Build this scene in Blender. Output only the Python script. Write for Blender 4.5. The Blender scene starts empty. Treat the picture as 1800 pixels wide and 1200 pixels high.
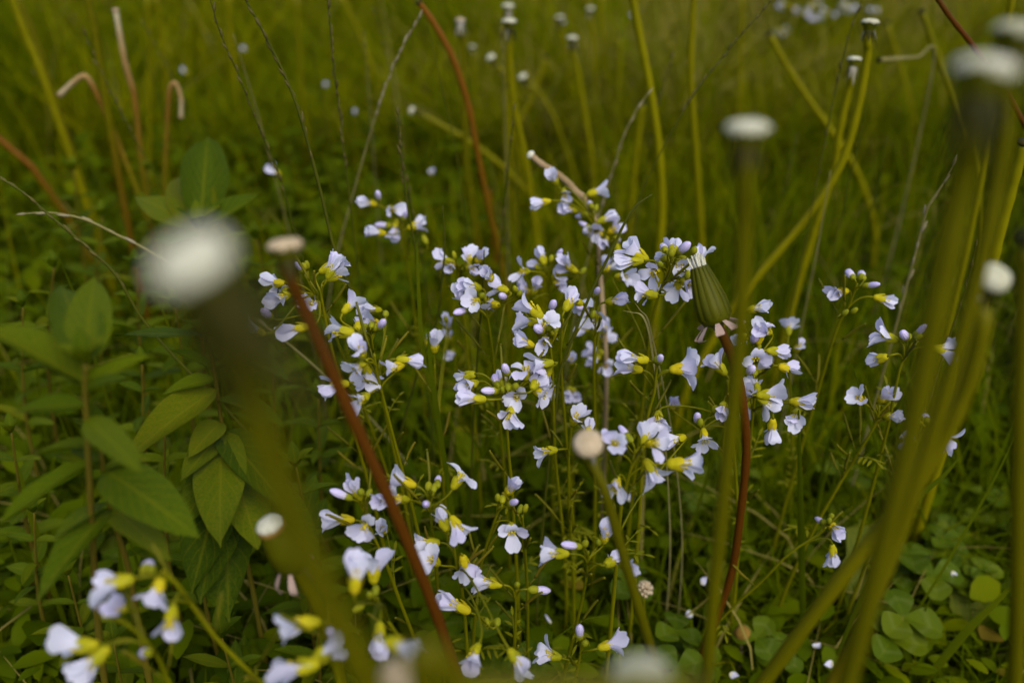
import bpy, math, random
import numpy as np
from mathutils import Vector, Matrix, Quaternion

random.seed(11)
RNG = np.random.default_rng(11)
S = bpy.context.scene
R = math.radians

# ------------------------------------------------------------------ camera, sky, sun, exposure
CAM_H, PITCH, FPX, U0, V0 = 0.42, R(32), 1750.0, 900.0, 600.0
cam_d = bpy.data.cameras.new('camera')
cam = bpy.data.objects.new('camera', cam_d)
S.collection.objects.link(cam)
cam.location = (0, 0, CAM_H)
cam.rotation_euler = (math.pi / 2 - PITCH, 0, 0)
cam_d.sensor_width = 36.0
cam_d.sensor_fit = 'HORIZONTAL'
cam_d.lens = 35.0
cam_d.clip_start = 0.005
cam_d.clip_end = 400
cam_d.dof.use_dof = True
cam_d.dof.focus_distance = 0.395
cam_d.dof.aperture_fstop = 5.6
cam_d.dof.aperture_blades = 0
S.camera = cam

SUN_EL, SUN_AZ = R(54), R(155)          # azimuth measured from +Y towards +X
w = bpy.data.worlds.new('World')
S.world = w
w.use_nodes = True
nt = w.node_tree
bg = nt.nodes['Background']
sky = nt.nodes.new('ShaderNodeTexSky')
sky.sky_type = 'NISHITA'
sky.sun_disc = False
sky.sun_elevation = SUN_EL
sky.sun_rotation = SUN_AZ
sky.air_density = 1.0
sky.dust_density = 3.0
sky.ozone_density = 1.0
nt.links.new(sky.outputs[0], bg.inputs[0])
bg.inputs[1].default_value = 0.10
sun_d = bpy.data.lights.new('sun', 'SUN')
sun_d.energy = 1.5
sun_d.angle = R(45)
sun_d.color = (1.0, 0.96, 0.9)
sun = bpy.data.objects.new('sun', sun_d)
S.collection.objects.link(sun)
sd = Vector((math.sin(SUN_AZ) * math.cos(SUN_EL), math.cos(SUN_AZ) * math.cos(SUN_EL), math.sin(SUN_EL)))
sun.rotation_euler = sd.to_track_quat('Z', 'Y').to_euler()
sun.location = (0, 0, 5)

S.view_settings.view_transform = 'Standard'
S.view_settings.look = 'None'
S.view_settings.exposure = 0.75
S.view_settings.gamma = 1.0
S.render.engine = 'CYCLES'
S.cycles.use_denoising = True
try:
    S.cycles.denoiser = 'OPENIMAGEDENOISE'
except Exception:
    pass
S.cycles.max_bounces = 8
S.cycles.diffuse_bounces = 4
S.cycles.transmission_bounces = 6
S.cycles.glossy_bounces = 2
S.cycles.caustics_reflective = False
S.cycles.caustics_refractive = False
S.cycles.sample_clamp_indirect = 4.0

# ------------------------------------------------------------------ pixel helpers (photo pixels, 1800 x 1200)
CAM = np.array([0, 0, CAM_H])
FW = np.array([0, math.cos(PITCH), -math.sin(PITCH)])
UP = np.array([0, math.sin(PITCH), math.cos(PITCH)])
RT = np.array([1.0, 0, 0])


def ray(u, v):
    return FW + (u - U0) / FPX * RT - (v - V0) / FPX * UP


def P(u, v, d):
    return CAM + d * ray(u, v)


def on_height(u, v, z=0.0):
    r = ray(u, v)
    return CAM + r * ((z - CAM_H) / r[2])


def stem_path(head, px, lean=0.0, ground=True):
    """Points where the pixel rays meet the upright plane through the head; then on down to the soil."""
    n = np.cross(RT, np.array([0, lean, -1.0]))
    pts = [np.array(head, float)]
    for (u, v) in px:
        r = ray(u, v)
        t = np.dot(head - CAM, n) / np.dot(r, n)
        pts.append(CAM + r * t)
    if ground:
        a, b = pts[-2], pts[-1]
        dirn = b - a
        slope = np.clip(dirn[0] / max(1e-4, -dirn[2]), -1.2, 1.2) if dirn[2] < 0 else 0.0
        h = b[2]
        for q in (.10, .30, .62, 1.0):
            pts.append(np.array([b[0] + slope * h * (q - .5 * q * q), b[1] + lean * h * q, h * (1 - q)]))
    return pts


def smooth_path(pts, k=5):
    pts = [np.array(p, float) for p in pts]
    if len(pts) < 3:
        return [pts[0] + (pts[1] - pts[0]) * i / k for i in range(k + 1)]
    ext = [2 * pts[0] - pts[1]] + pts + [2 * pts[-1] - pts[-2]]
    out = []
    for i in range(1, len(ext) - 2):
        p0, p1, p2, p3 = ext[i - 1:i + 3]
        for j in range(k):
            t = j / k
            out.append(.5 * ((2 * p1) + (-p0 + p2) * t + (2 * p0 - 5 * p1 + 4 * p2 - p3) * t * t + (-p0 + 3 * p1 - 3 * p2 + p3) * t ** 3))
    out.append(pts[-1])
    return out


# ------------------------------------------------------------------ mesh helpers
class MB:
    def __init__(self):
        self.v, self.f, self.uv = [], [], []

    def add(self, vs, fs, uvs=None):
        o = len(self.v)
        self.v += [tuple(map(float, p)) for p in vs]
        self.uv += list(uvs) if uvs is not None else [(0.5, 0.5)] * len(vs)
        self.f += [tuple(i + o for i in f) for f in fs]
        return self

    def tube(self, pts, rad, n=6, cap=True, bump=0.0):
        pts = [np.array(p, float) for p in pts]
        m = len(pts)
        rads = rad if hasattr(rad, '__len__') else [rad] * m
        if len(rads) != m:
            rads = np.interp(np.linspace(0, 1, m), np.linspace(0, 1, len(rads)), rads)
        ref = None
        vs, fs, uvs = [], [], []
        for i in range(m):
            t = pts[min(i + 1, m - 1)] - pts[max(i - 1, 0)]
            t = t / (np.linalg.norm(t) + 1e-12)
            if ref is None:
                ref = np.cross(t, [0.31, 0.87, 0.12]) if abs(t[1]) < .9 else np.cross(t, [1, 0, 0])
            ref = ref - t * np.dot(ref, t)
            ref = ref / (np.linalg.norm(ref) + 1e-12)
            b = np.cross(t, ref)
            for k in range(n):
                a = 2 * math.pi * k / n
                rr = rads[i] * (1 + bump * math.cos(3 * a)) * (1 + .05 * math.sin(i * 1.7 + len(self.v)) + .03 * math.sin(i * 4.1))
                vs.append(pts[i] + rr * (math.cos(a) * ref + math.sin(a) * b))
                uvs.append((k / n, i / (m - 1)))
        for i in range(m - 1):
            for k in range(n):
                fs.append((i * n + k, i * n + (k + 1) % n, (i + 1) * n + (k + 1) % n, (i + 1) * n + k))
        if cap:
            fs.append(tuple(reversed(range(n))))
            fs.append(tuple((m - 1) * n + k for k in range(n)))
        return self.add(vs, fs, uvs)

    def lathe(self, prof, n=12, noise=0.0):
        """prof: list of (r, z) along local z."""
        vs, fs, uvs = [], [], []
        for j, (r, z) in enumerate(prof):
            for k in range(n):
                a = 2 * math.pi * k / n
                q = r * (1 + random.uniform(-noise, noise))
                vs.append((q * math.cos(a), q * math.sin(a), z + random.uniform(-noise, noise) * r * .5))
                uvs.append((k / n, j / (len(prof) - 1)))
        for j in range(len(prof) - 1):
            for k in range(n):
                fs.append((j * n + k, j * n + (k + 1) % n, (j + 1) * n + (k + 1) % n, (j + 1) * n + k))
        fs.append(tuple(reversed(range(n))))
        fs.append(tuple((len(prof) - 1) * n + k for k in range(n)))
        return self.add(vs, fs, uvs)

    def grid(self, rows, cols, fn):
        """fn(s, t) -> point, s along 0..1, t across -1..1."""
        vs, fs, uvs = [], [], []
        for i in range(rows + 1):
            for j in range(cols + 1):
                s, t = i / rows, 2 * j / cols - 1
                vs.append(fn(s, t))
                uvs.append((t * .5 + .5, s))
        for i in range(rows):
            for j in range(cols):
                a = i * (cols + 1) + j
                fs.append((a, a + 1, a + cols + 2, a + cols + 1))
        return self.add(vs, fs, uvs)

    def mesh(self, name, mat):
        me = bpy.data.meshes.new(name)
        me.from_pydata(self.v, [], self.f)
        uvl = me.uv_layers.new(name='UVMap')
        li = np.empty(len(me.loops), np.int32)
        me.loops.foreach_get('vertex_index', li)
        uvl.data.foreach_set('uv', np.array(self.uv, np.float32)[li].ravel())
        me.polygons.foreach_set('use_smooth', [True] * len(me.polygons))
        me.materials.append(mat)
        me.update()
        return me


def link(name, me, parent=None, mat4=None):
    o = bpy.data.objects.new(name, me)
    S.collection.objects.link(o)
    if parent is not None:
        o.parent = parent
    if mat4 is not None:
        o.matrix_local = mat4
    return o


def thing(name, label, cat, loc=(0, 0, 0), group=None):
    o = bpy.data.objects.new(name, None)
    S.collection.objects.link(o)
    o.empty_display_size = 0.01
    o.location = tuple(map(float, loc))
    o['label'], o['category'] = label, cat
    if group:
        o['group'] = group
    return o


def tag(o, label, cat, group=None):
    o['label'], o['category'] = label, cat
    if group:
        o['group'] = group
    return o


def frame(z, up=(0, 0, 1), roll=0.0):
    """Rotation matrix whose local z is the given direction."""
    z = Vector(z).normalized()
    q = z.to_track_quat('Z', 'Y')
    return (q @ Quaternion((0, 0, 1), roll)).to_matrix().to_4x4()


# ------------------------------------------------------------------ materials
def new_mat(name):
    m = bpy.data.materials.new(name)
    m.use_nodes = True
    t = m.node_tree
    t.nodes.clear()
    out = t.nodes.new('ShaderNodeOutputMaterial')
    return m, t, out


def ramp(t, stops):
    r = t.nodes.new('ShaderNodeValToRGB')
    e = r.color_ramp.elements
    e[0].position, e[0].color = stops[0][0], (*stops[0][1], 1)
    e[1].position, e[1].color = stops[-1][0], (*stops[-1][1], 1)
    for p, c in stops[1:-1]:
        x = e.new(p)
        x.color = (*c, 1)
    return r


def plant_mat(name, stops, scale=60.0, rough=.6, spec=.25, trans=.25, tcol=None, source='noise', bump=0.0,
              veins=0.0, random_obj=0.25, chevron=0.0):
    """Green tissue: colour from a noise (or a per-blade tint) ramp, part of the light passing through."""
    m, t, out = new_mat(name)
    L = t.links.new
    N = t.nodes.new
    co = N('ShaderNodeTexCoord')
    nz = N('ShaderNodeTexNoise')
    nz.inputs['Scale'].default_value = scale
    nz.inputs['Detail'].default_value = 4
    L(co.outputs['Object'], nz.inputs['Vector'])
    fac = nz.outputs['Fac']
    if source == 'tint':
        at = N('ShaderNodeAttribute')
        at.attribute_name = 'tint'
        mx = N('ShaderNodeMath')
        mx.operation = 'MULTIPLY_ADD'
        L(nz.outputs['Fac'], mx.inputs[0])
        mx.inputs[1].default_value = .35
        sub = N('ShaderNodeMath')
        sub.operation = 'MULTIPLY_ADD'
        L(at.outputs['Fac'], sub.inputs[0])
        sub.inputs[1].default_value = 1.0
        sub.inputs[2].default_value = -.17
        L(sub.outputs[0], mx.inputs[2])
        fac = mx.outputs[0]
    elif source == 'length':
        uv = N('ShaderNodeUVMap')
        sx = N('ShaderNodeSeparateXYZ')
        L(uv.outputs[0], sx.inputs[0])
        mx = N('ShaderNodeMath')
        mx.operation = 'MULTIPLY_ADD'
        L(nz.outputs['Fac'], mx.inputs[0])
        mx.inputs[1].default_value = .3
        sub = N('ShaderNodeMath')
        sub.operation = 'SUBTRACT'
        L(sx.outputs['Y'], sub.inputs[0])
        sub.inputs[1].default_value = .15
        L(sub.outputs[0], mx.inputs[2])
        fac = mx.outputs[0]
    else:
        oi = N('ShaderNodeObjectInfo')
        mx = N('ShaderNodeMath')
        mx.operation = 'MULTIPLY_ADD'
        L(oi.outputs['Random'], mx.inputs[0])
        mx.inputs[1].default_value = random_obj
        sub = N('ShaderNodeMath')
        sub.operation = 'SUBTRACT'
        L(nz.outputs['Fac'], sub.inputs[0])
        sub.inputs[1].default_value = random_obj / 2
        L(sub.outputs[0], mx.inputs[2])
        fac = mx.outputs[0]
    rp = ramp(t, stops)
    L(fac, rp.inputs[0])
    colour = rp.outputs[0]
    if veins:
        uv = N('ShaderNodeUVMap')
        sx = N('ShaderNodeSeparateXYZ')
        L(uv.outputs[0], sx.inputs[0])
        ab = N('ShaderNodeMath'); ab.operation = 'SUBTRACT'; L(sx.outputs['X'], ab.inputs[0]); ab.inputs[1].default_value = .5
        a2 = N('ShaderNodeMath'); a2.operation = 'ABSOLUTE'; L(ab.outputs[0], a2.inputs[0])
        # midrib
        mr = N('ShaderNodeMapRange'); L(a2.outputs[0], mr.inputs[0])
        mr.inputs[1].default_value = .0; mr.inputs[2].default_value = .05; mr.inputs[3].default_value = 1; mr.inputs[4].default_value = 0
        # side veins
        ph = N('ShaderNodeMath'); ph.operation = 'MULTIPLY_ADD'; L(a2.outputs[0], ph.inputs[0]); ph.inputs[1].default_value = -.7; L(sx.outputs['Y'], ph.inputs[2])
        sc = N('ShaderNodeMath'); sc.operation = 'MULTIPLY'; L(ph.outputs[0], sc.inputs[0]); sc.inputs[1].default_value = 50
        sn = N('ShaderNodeMath'); sn.operation = 'SINE'; L(sc.outputs[0], sn.inputs[0])
        pw = N('ShaderNodeMapRange'); L(sn.outputs[0], pw.inputs[0]); pw.inputs[1].default_value = .8; pw.inputs[2].default_value = 1
        pw.inputs[3].default_value = 0; pw.inputs[4].default_value = .5
        mxx = N('ShaderNodeMath'); mxx.operation = 'MAXIMUM'; L(mr.outputs[0], mxx.inputs[0]); L(pw.outputs[0], mxx.inputs[1])
        mm = N('ShaderNodeMath'); mm.operation = 'MULTIPLY'; L(mxx.outputs[0], mm.inputs[0]); mm.inputs[1].default_value = veins
        mix = N('ShaderNodeMixRGB'); L(mm.outputs[0], mix.inputs[0]); L(colour, mix.inputs[1])
        c = stops[-1][1]
        mix.inputs[2].default_value = (c[0] * 1.5, c[1] * 1.5, c[2] * 1.5, 1)
        colour = mix.outputs[0]
        if chevron:
            cv = N('ShaderNodeMath'); cv.operation = 'MULTIPLY_ADD'; L(a2.outputs[0], cv.inputs[0]); cv.inputs[1].default_value = .55; L(sx.outputs['Y'], cv.inputs[2])
            dd = N('ShaderNodeMath'); dd.operation = 'SUBTRACT'; L(cv.outputs[0], dd.inputs[0]); dd.inputs[1].default_value = .62
            da = N('ShaderNodeMath'); da.operation = 'ABSOLUTE'; L(dd.outputs[0], da.inputs[0])
            dm = N('ShaderNodeMapRange'); L(da.outputs[0], dm.inputs[0]); dm.inputs[1].default_value = .02; dm.inputs[2].default_value = .12
            dm.inputs[3].default_value = chevron; dm.inputs[4].default_value = 0
            m3 = N('ShaderNodeMixRGB'); L(dm.outputs[0], m3.inputs[0]); L(colour, m3.inputs[1]); m3.inputs[2].default_value = (.20, .23, .06, 1)
            colour = m3.outputs[0]
    pb = N('ShaderNodeBsdfPrincipled')
    L(colour, pb.inputs['Base Color'])
    pb.inputs['Roughness'].default_value = rough
    pb.inputs['Specular IOR Level'].default_value = spec * .38
    if bump:
        bp = N('ShaderNodeBump')
        bp.inputs['Strength'].default_value = bump
        bp.inputs['Distance'].default_value = .0006
        n2 = N('ShaderNodeTexNoise')
        n2.inputs['Scale'].default_value = scale * 12
        L(co.outputs['Object'], n2.inputs['Vector'])
        L(n2.outputs['Fac'], bp.inputs['Height'])
        L(bp.outputs[0], pb.inputs['Normal'])
    if trans > 0:
        tr = N('ShaderNodeBsdfTranslucent')
        if tcol:
            tr.inputs['Color'].default_value = (*tcol, 1)
        else:
            L(colour, tr.inputs['Color'])
        mi = N('ShaderNodeMixShader')
        mi.inputs[0].default_value = trans
        L(pb.outputs[0], mi.inputs[1])
        L(tr.outputs[0], mi.inputs[2])
        L(mi.outputs[0], out.inputs[0])
    else:
        L(pb.outputs[0], out.inputs[0])
    return m


def petal_mat(name, body, base, vein, trans=.35):
    m, t, out = new_mat(name)
    L, N = t.links.new, t.nodes.new
    uv = N('ShaderNodeUVMap')
    sx = N('ShaderNodeSeparateXYZ')
    L(uv.outputs[0], sx.inputs[0])
    oi = N('ShaderNodeObjectInfo')
    rp = ramp(t, [(.0, base), (.16, base), (.34, body), (1, body)])
    L(sx.outputs['Y'], rp.inputs[0])
    # pink tinge that differs from petal to petal
    pk = N('ShaderNodeMixRGB')
    pk.blend_type = 'MULTIPLY'
    mrnd = N('ShaderNodeMath'); mrnd.operation = 'POWER'; L(oi.outputs['Random'], mrnd.inputs[0]); mrnd.inputs[1].default_value = 1.6
    L(mrnd.outputs[0], pk.inputs[0])
    L(rp.outputs[0], pk.inputs[1])
    pk.inputs[2].default_value = (.93, .87, 1.0, 1)
    # fine veins fanning from the claw
    sc = N('ShaderNodeMath'); sc.operation = 'MULTIPLY'; L(sx.outputs['X'], sc.inputs[0]); sc.inputs[1].default_value = 62
    sn = N('ShaderNodeMath'); sn.operation = 'SINE'; L(sc.outputs[0], sn.inputs[0])
    mr = N('ShaderNodeMapRange'); L(sn.outputs[0], mr.inputs[0]); mr.inputs[1].default_value = .72; mr.inputs[2].default_value = 1
    mr.inputs[3].default_value = 0; mr.inputs[4].default_value = .62
    fade = N('ShaderNodeMapRange'); L(sx.outputs['Y'], fade.inputs[0]); fade.inputs[1].default_value = .95; fade.inputs[2].default_value = .3
    mm = N('ShaderNodeMath'); mm.operation = 'MULTIPLY'; L(mr.outputs[0], mm.inputs[0]); L(fade.outputs[0], mm.inputs[1])
    mix = N('ShaderNodeMixRGB'); L(mm.outputs[0], mix.inputs[0]); L(pk.outputs[0], mix.inputs[1]); mix.inputs[2].default_value = (*vein, 1)
    pb = N('ShaderNodeBsdfPrincipled')
    L(mix.outputs[0], pb.inputs['Base Color'])
    pb.inputs['Roughness'].default_value = .6
    pb.inputs['Specular IOR Level'].default_value = .2
    bp = N('ShaderNodeBump'); bp.inputs['Strength'].default_value = .25; bp.inputs['Distance'].default_value = .0004
    L(sn.outputs[0], bp.inputs['Height']); L(bp.outputs[0], pb.inputs['Normal'])
    tr = N('ShaderNodeBsdfTranslucent')
    L(mix.outputs[0], tr.inputs['Color'])
    mi = N('ShaderNodeMixShader'); mi.inputs[0].default_value = trans
    L(pb.outputs[0], mi.inputs[1]); L(tr.outputs[0], mi.inputs[2]); L(mi.outputs[0], out.inputs[0])
    return m


M = {}
M['petal'] = petal_mat('petal white lilac', (.70, .71, .83), (.66, .66, .36), (.48, .45, .64))
M['bud_petal'] = petal_mat('bud petal lilac', (.66, .60, .84), (.66, .62, .70), (.48, .40, .66), .2)
M['calyx'] = plant_mat('calyx yellow green', [(.25, (.30, .30, .008)), (.55, (.46, .41, .008)), (.85, (.58, .44, .01))], 220, .5, .25, .25, random_obj=.5)
M['budgreen'] = plant_mat('bud green', [(.2, (.16, .19, .008)), (.7, (.30, .29, .01))], 300, .5, .25, .15)
M['stamen'] = plant_mat('stamen yellow', [(.2, (.45, .40, .01)), (.8, (.66, .52, .04))], 400, .6, .2, .1)
M['cstem'] = plant_mat('flower stem green', [(.2, (.095, .105, .0)), (.8, (.18, .17, .001))], 45, .5, .3, .12, random_obj=.35)
M['pod'] = plant_mat('pod green brown', [(.2, (.07, .075, .003)), (.6, (.14, .13, .005)), (.9, (.13, .07, .008))], 70, .5, .3, .1, random_obj=.5)
M['grass'] = plant_mat('grass', [(.0, (.042, .070, .0)), (.35, (.092, .126, .0)), (.65, (.146, .164, .0)), (.88, (.195, .185, .0)), (1.0, (.27, .225, .05))], 9, .7, .05, .46, source='tint')
M['ground_leaf'] = plant_mat('ground leaf', [(.0, (.036, .060, .0)), (.5, (.076, .112, .0)), (.93, (.135, .158, .0)), (1.0, (.17, .12, .01))], 40, .6, .1, .4, source='tint')
M['blade'] = plant_mat('grass blade', [(.2, (.050, .078, .0)), (.8, (.105, .125, .001))], 30, .55, .25, .35, random_obj=.4)
M['stalk_dark'] = plant_mat('grass stalk dark', [(.2, (.040, .048, .004)), (.8, (.075, .080, .005))], 50, .55, .25, .05)
M['stalk_pale'] = plant_mat('grass stalk pale', [(.2, (.13, .12, .03)), (.8, (.24, .21, .08))], 60, .6, .2, .1)
M['spikelet'] = plant_mat('grass spikelet', [(.2, (.06, .055, .012)), (.8, (.13, .11, .03))], 200, .6, .2, .15)
M['spikelet_pale'] = plant_mat('grass spikelet pale', [(.2, (.19, .16, .08)), (.8, (.32, .28, .17))], 200, .6, .2, .15)
M['herb_leaf'] = plant_mat('herb leaf', [(.15, (.042, .074, .0)), (.45, (.070, .112, .0)), (.72, (.110, .148, .0)), (.92, (.16, .15, .003))], 70, .5, .3, .38, bump=.5, veins=.40, random_obj=.6)
M['herb_stem'] = plant_mat('herb stem', [(.2, (.085, .06, .006)), (.8, (.12, .10, .008))], 40, .55, .25, 0)
M['clover'] = plant_mat('clover leaf', [(.15, (.042, .075, .0)), (.5, (.068, .108, .0)), (.85, (.11, .135, .001))], 80, .5, .3, .3, bump=.4, veins=.22, random_obj=.5, chevron=.17)
M['dleaf'] = plant_mat('dandelion leaf', [(.2, (.060, .080, .003)), (.8, (.105, .120, .005))], 40, .5, .25, .25, bump=.3, veins=.45)
M['dstem'] = plant_mat('dandelion stem olive', [(.15, (.078, .073, .0)), (.5, (.105, .097, .0)), (.9, (.14, .125, .0))], 25, .5, .3, .12, random_obj=.5)  # near stems: shade of the side in view is put into the olive
M['dstem_light'] = plant_mat('dandelion stem light olive', [(.15, (.125, .118, .0)), (.5, (.165, .152, .0)), (.9, (.21, .19, .0))], 25, .5, .3, .14, random_obj=.5)  # far stems: paler young-stem olive, without the painted shade of the near copy
M['dstem_rust'] = plant_mat('dandelion stem rusty', [(.0, (.16, .060, .003)), (.3, (.15, .058, .003)), (.65, (.115, .065, .001)), (1.0, (.11, .095, .0))], 40, .5, .3, .1, source='length')
M['dstem_red'] = plant_mat('dandelion stem red', [(.0, (.070, .030, .001)), (.18, (.085, .026, .001)), (.55, (.078, .025, .001)), (.8, (.080, .046, .0)), (1.0, (.085, .070, .0))], 60, .5, .3, .08, source='length', bump=.3)
M['dstem_mix'] = plant_mat('dandelion stem flushed', [(.0, (.10, .093, .0)), (.45, (.11, .10, .0)), (.75, (.105, .062, .002)), (1.0, (.085, .035, .002))], 30, .5, .3, .08, source='length')
M['dstem_pale'] = plant_mat('dry stem pale', [(.0, (.50, .44, .27)), (.12, (.36, .24, .10)), (.35, (.19, .095, .012)), (.7, (.13, .11, .002)), (1.0, (.10, .09, .002))], 30, .6, .2, .1, source='length')
M['receptacle'] = plant_mat('bare receptacle', [(.25, (.48, .47, .31)), (.6, (.64, .63, .47)), (.85, (.74, .72, .57))], 500, .75, .15, .15, bump=.6, random_obj=.35)
M['receptacle_tan'] = plant_mat('bare receptacle tan', [(.25, (.46, .35, .20)), (.6, (.58, .46, .30)), (.85, (.64, .54, .38))], 500, .75, .15, .1, bump=.6)
M['bract'] = plant_mat('bract dark', [(.2, (.012, .013, .001)), (.7, (.034, .031, .003)), (.9, (.065, .045, .01))], 120, .6, .2, .05, random_obj=.4)
M['bract_grey'] = plant_mat('bract withered', [(.2, (.20, .18, .12)), (.8, (.40, .38, .33))], 200, .7, .15, .2)
M['bract_pink'] = plant_mat('bract pink', [(.2, (.34, .22, .17)), (.8, (.50, .36, .30))], 200, .6, .2, .2)
M['involucre'] = plant_mat('involucre green', [(.2, (.032, .038, .0)), (.8, (.085, .085, .001))], 60, .5, .25, .1)
M['dry'] = plant_mat('dry stalk tan', [(.2, (.24, .17, .08)), (.8, (.40, .29, .17))], 90, .7, .15, .1)
M['deadhead'] = plant_mat('dead flower brown', [(.2, (.14, .07, .01)), (.8, (.26, .16, .03))], 300, .7, .15, .1, bump=.6)


def soil_mat():
    m, t, out = new_mat('soil and moss')
    L, N = t.links.new, t.nodes.new
    co = N('ShaderNodeTexCoord')
    n1 = N('ShaderNodeTexNoise'); n1.inputs['Scale'].default_value = 9; n1.inputs['Detail'].default_value = 9; L(co.outputs['Object'], n1.inputs['Vector'])
    rp = ramp(t, [(.3, (.012, .014, .002)), (.55, (.028, .034, .002)), (.75, (.05, .055, .003))])
    L(n1.outputs['Fac'], rp.inputs[0])
    pb = N('ShaderNodeBsdfPrincipled'); L(rp.outputs[0], pb.inputs['Base Color'])
    pb.inputs['Roughness'].default_value = .95
    pb.inputs['Specular IOR Level'].default_value = .1
    bp = N('ShaderNodeBump'); bp.inputs['Strength'].default_value = .7; bp.inputs['Distance'].default_value = .01
    n2 = N('ShaderNodeTexNoise'); n2.inputs['Scale'].default_value = 70; n2.inputs['Detail'].default_value = 6; L(co.outputs['Object'], n2.inputs['Vector'])
    L(n2.outputs['Fac'], bp.inputs['Height']); L(bp.outputs[0], pb.inputs['Normal'])
    L(pb.outputs[0], out.inputs[0])
    return m


M['soil'] = soil_mat()

# ------------------------------------------------------------------ ground
g = MB()
xs = sorted(set([-60, -20, -8, -4] + list(np.round(np.linspace(-2.4, 2.4, 49), 3)) + [4, 8, 20, 60]))
ys = sorted(set([-60, -20, -6, -2] + list(np.round(np.linspace(-.8, 4.4, 53), 3)) + [6, 10, 20, 60, 120]))
gv = [(x, y, (.004 * math.sin(x * 9 + 1.3) * math.cos(y * 7) - .004) if abs(x) < 3 and -1 < y < 5 else -.004) for y in ys for x in xs]
gf = [(j * len(xs) + i, j * len(xs) + i + 1, (j + 1) * len(xs) + i + 1, (j + 1) * len(xs) + i) for j in range(len(ys) - 1) for i in range(len(xs) - 1)]
g.add(gv, gf)
ground = link('ground', g.mesh('ground', M['soil']))
ground['kind'] = 'structure'


# ------------------------------------------------------------------ uncountable ground cover
def quads_object(name, V, F, tint, mat):
    """V (n,k,3) vertices per piece, F (q,4) quad indices within a piece, tint (n,)"""
    n, k, _ = V.shape
    me = bpy.data.meshes.new(name)
    me.vertices.add(n * k)
    me.vertices.foreach_set('co', V.astype(np.float32).ravel())
    idx = (np.arange(n)[:, None, None] * k + F[None]).reshape(-1)
    nq = n * len(F)
    me.loops.add(nq * 4)
    me.loops.foreach_set('vertex_index', idx.astype(np.int32))
    me.polygons.add(nq)
    me.polygons.foreach_set('loop_start', np.arange(0, nq * 4, 4, dtype=np.int32))
    me.update(calc_edges=True)
    me.polygons.foreach_set('use_smooth', np.ones(nq, bool))
    at = me.attributes.new('tint', 'FLOAT', 'POINT')
    at.data.foreach_set('value', np.repeat(tint, k).astype(np.float32))
    me.materials.append(mat)
    me.validate()
    o = link(name, me)
    return o


def blades(xy, h, wd, lean, tint):
    n = len(h)
    K = 5
    az = RNG.uniform(0, 2 * np.pi, n)
    face = az + RNG.normal(0, .5, n) + np.pi / 2
    bend = lean * RNG.uniform(.3, 1.2, n)
    V = np.zeros((n, 2 * K, 3))
    for i in range(K):
        s = i / (K - 1)
        out = h * bend * s ** 1.9
        z = h * s * (1 - .28 * np.minimum(bend, 1.5) * s ** 1.5)
        ww = wd * .5 * np.where(s < .3, .75 + .8 * s, 1.0) * (1 - s ** 2.6) + 1e-5
        cx = xy[:, 0] + np.cos(az) * out
        cy = xy[:, 1] + np.sin(az) * out
        for sgn, c in ((-1, 2 * i), (1, 2 * i + 1)):
            V[:, c, 0] = cx + sgn * np.cos(face) * ww
            V[:, c, 1] = cy + sgn * np.sin(face) * ww
            V[:, c, 2] = z
    return V, tint


QB = np.array([[2 * i, 2 * i + 1, 2 * i + 3, 2 * i + 2] for i in range(4)])


def fan(n, y0, y1, spread=.62, pad=.16, pw=1.0):
    y = y0 + (y1 - y0) * RNG.uniform(0, 1, n) ** pw
    x = RNG.uniform(-1, 1, n) * (y * spread + pad)
    return np.stack([x, y], 1)


Vs, Ts = [], []
def patchy(xy, sc=6.0, ph=0.0):
    return .5 + .25 * np.sin(xy[:, 0] * sc + ph + 1.7 * np.sin(xy[:, 1] * sc * .6)) + .25 * np.sin(xy[:, 1] * sc * .9 + 2.1 * np.sin(xy[:, 0] * sc * .5 + ph))

# short sward all over
xy = fan(26000, .10, 1.1)
pt = patchy(xy, 14)
V, T = blades(xy, RNG.uniform(.02, .055, len(xy)) * (.7 + .7 * pt), RNG.uniform(.0012, .003, len(xy)), .9, np.clip(.10 + .32 * pt + RNG.normal(0, .12, len(xy)), 0, 1))
Vs.append(V); Ts.append(T)
# taller tufts among the flowers
xy = fan(12000, .40, 1.2)
pt = patchy(xy, 9, 2)
sel = RNG.uniform(0, 1, len(xy)) < pt * np.where(xy[:, 0] < -.12, .45, 1.0)
xy, pt = xy[sel], pt[sel]
V, T = blades(xy, RNG.uniform(.05, .12, len(xy)) * np.where(xy[:, 0] > .08, 1.2, 1.0), RNG.uniform(.0014, .0034, len(xy)), .7, np.clip(.16 + .42 * pt + RNG.normal(0, .14, len(xy)), 0, 1))
Vs.append(V); Ts.append(T)
# fine stems standing among the flowers
xy = fan(1500, .46, 1.15)
V, T = blades(xy, RNG.uniform(.09, .19, len(xy)), RNG.uniform(.0008, .0015, len(xy)), .3, np.clip(.70 + RNG.normal(0, .12, len(xy)), 0, .9))
Vs.append(V); Ts.append(T)
# dead straw lying in the sward
xy = fan(650, .15, 1.2)
V, T = blades(xy, RNG.uniform(.02, .05, len(xy)), RNG.uniform(.0008, .002, len(xy)), 2.6, np.full(len(xy), 1.0))
V[:, :, 2] += RNG.uniform(.004, .05, len(xy))[:, None]
Vs.append(V); Ts.append(T)
# meadow behind
xy = fan(52000, .95, 3.6, .62, .2, 1.3)
pt = patchy(xy, 5, 1)
V, T = blades(xy, RNG.uniform(.05, .15, len(xy)) * (.75 + .5 * pt), RNG.uniform(.0018, .0046, len(xy)), 1.0, np.clip(.42 + .50 * pt + RNG.normal(0, .15, len(xy)), 0, 1))
Vs.append(V); Ts.append(T)
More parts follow.
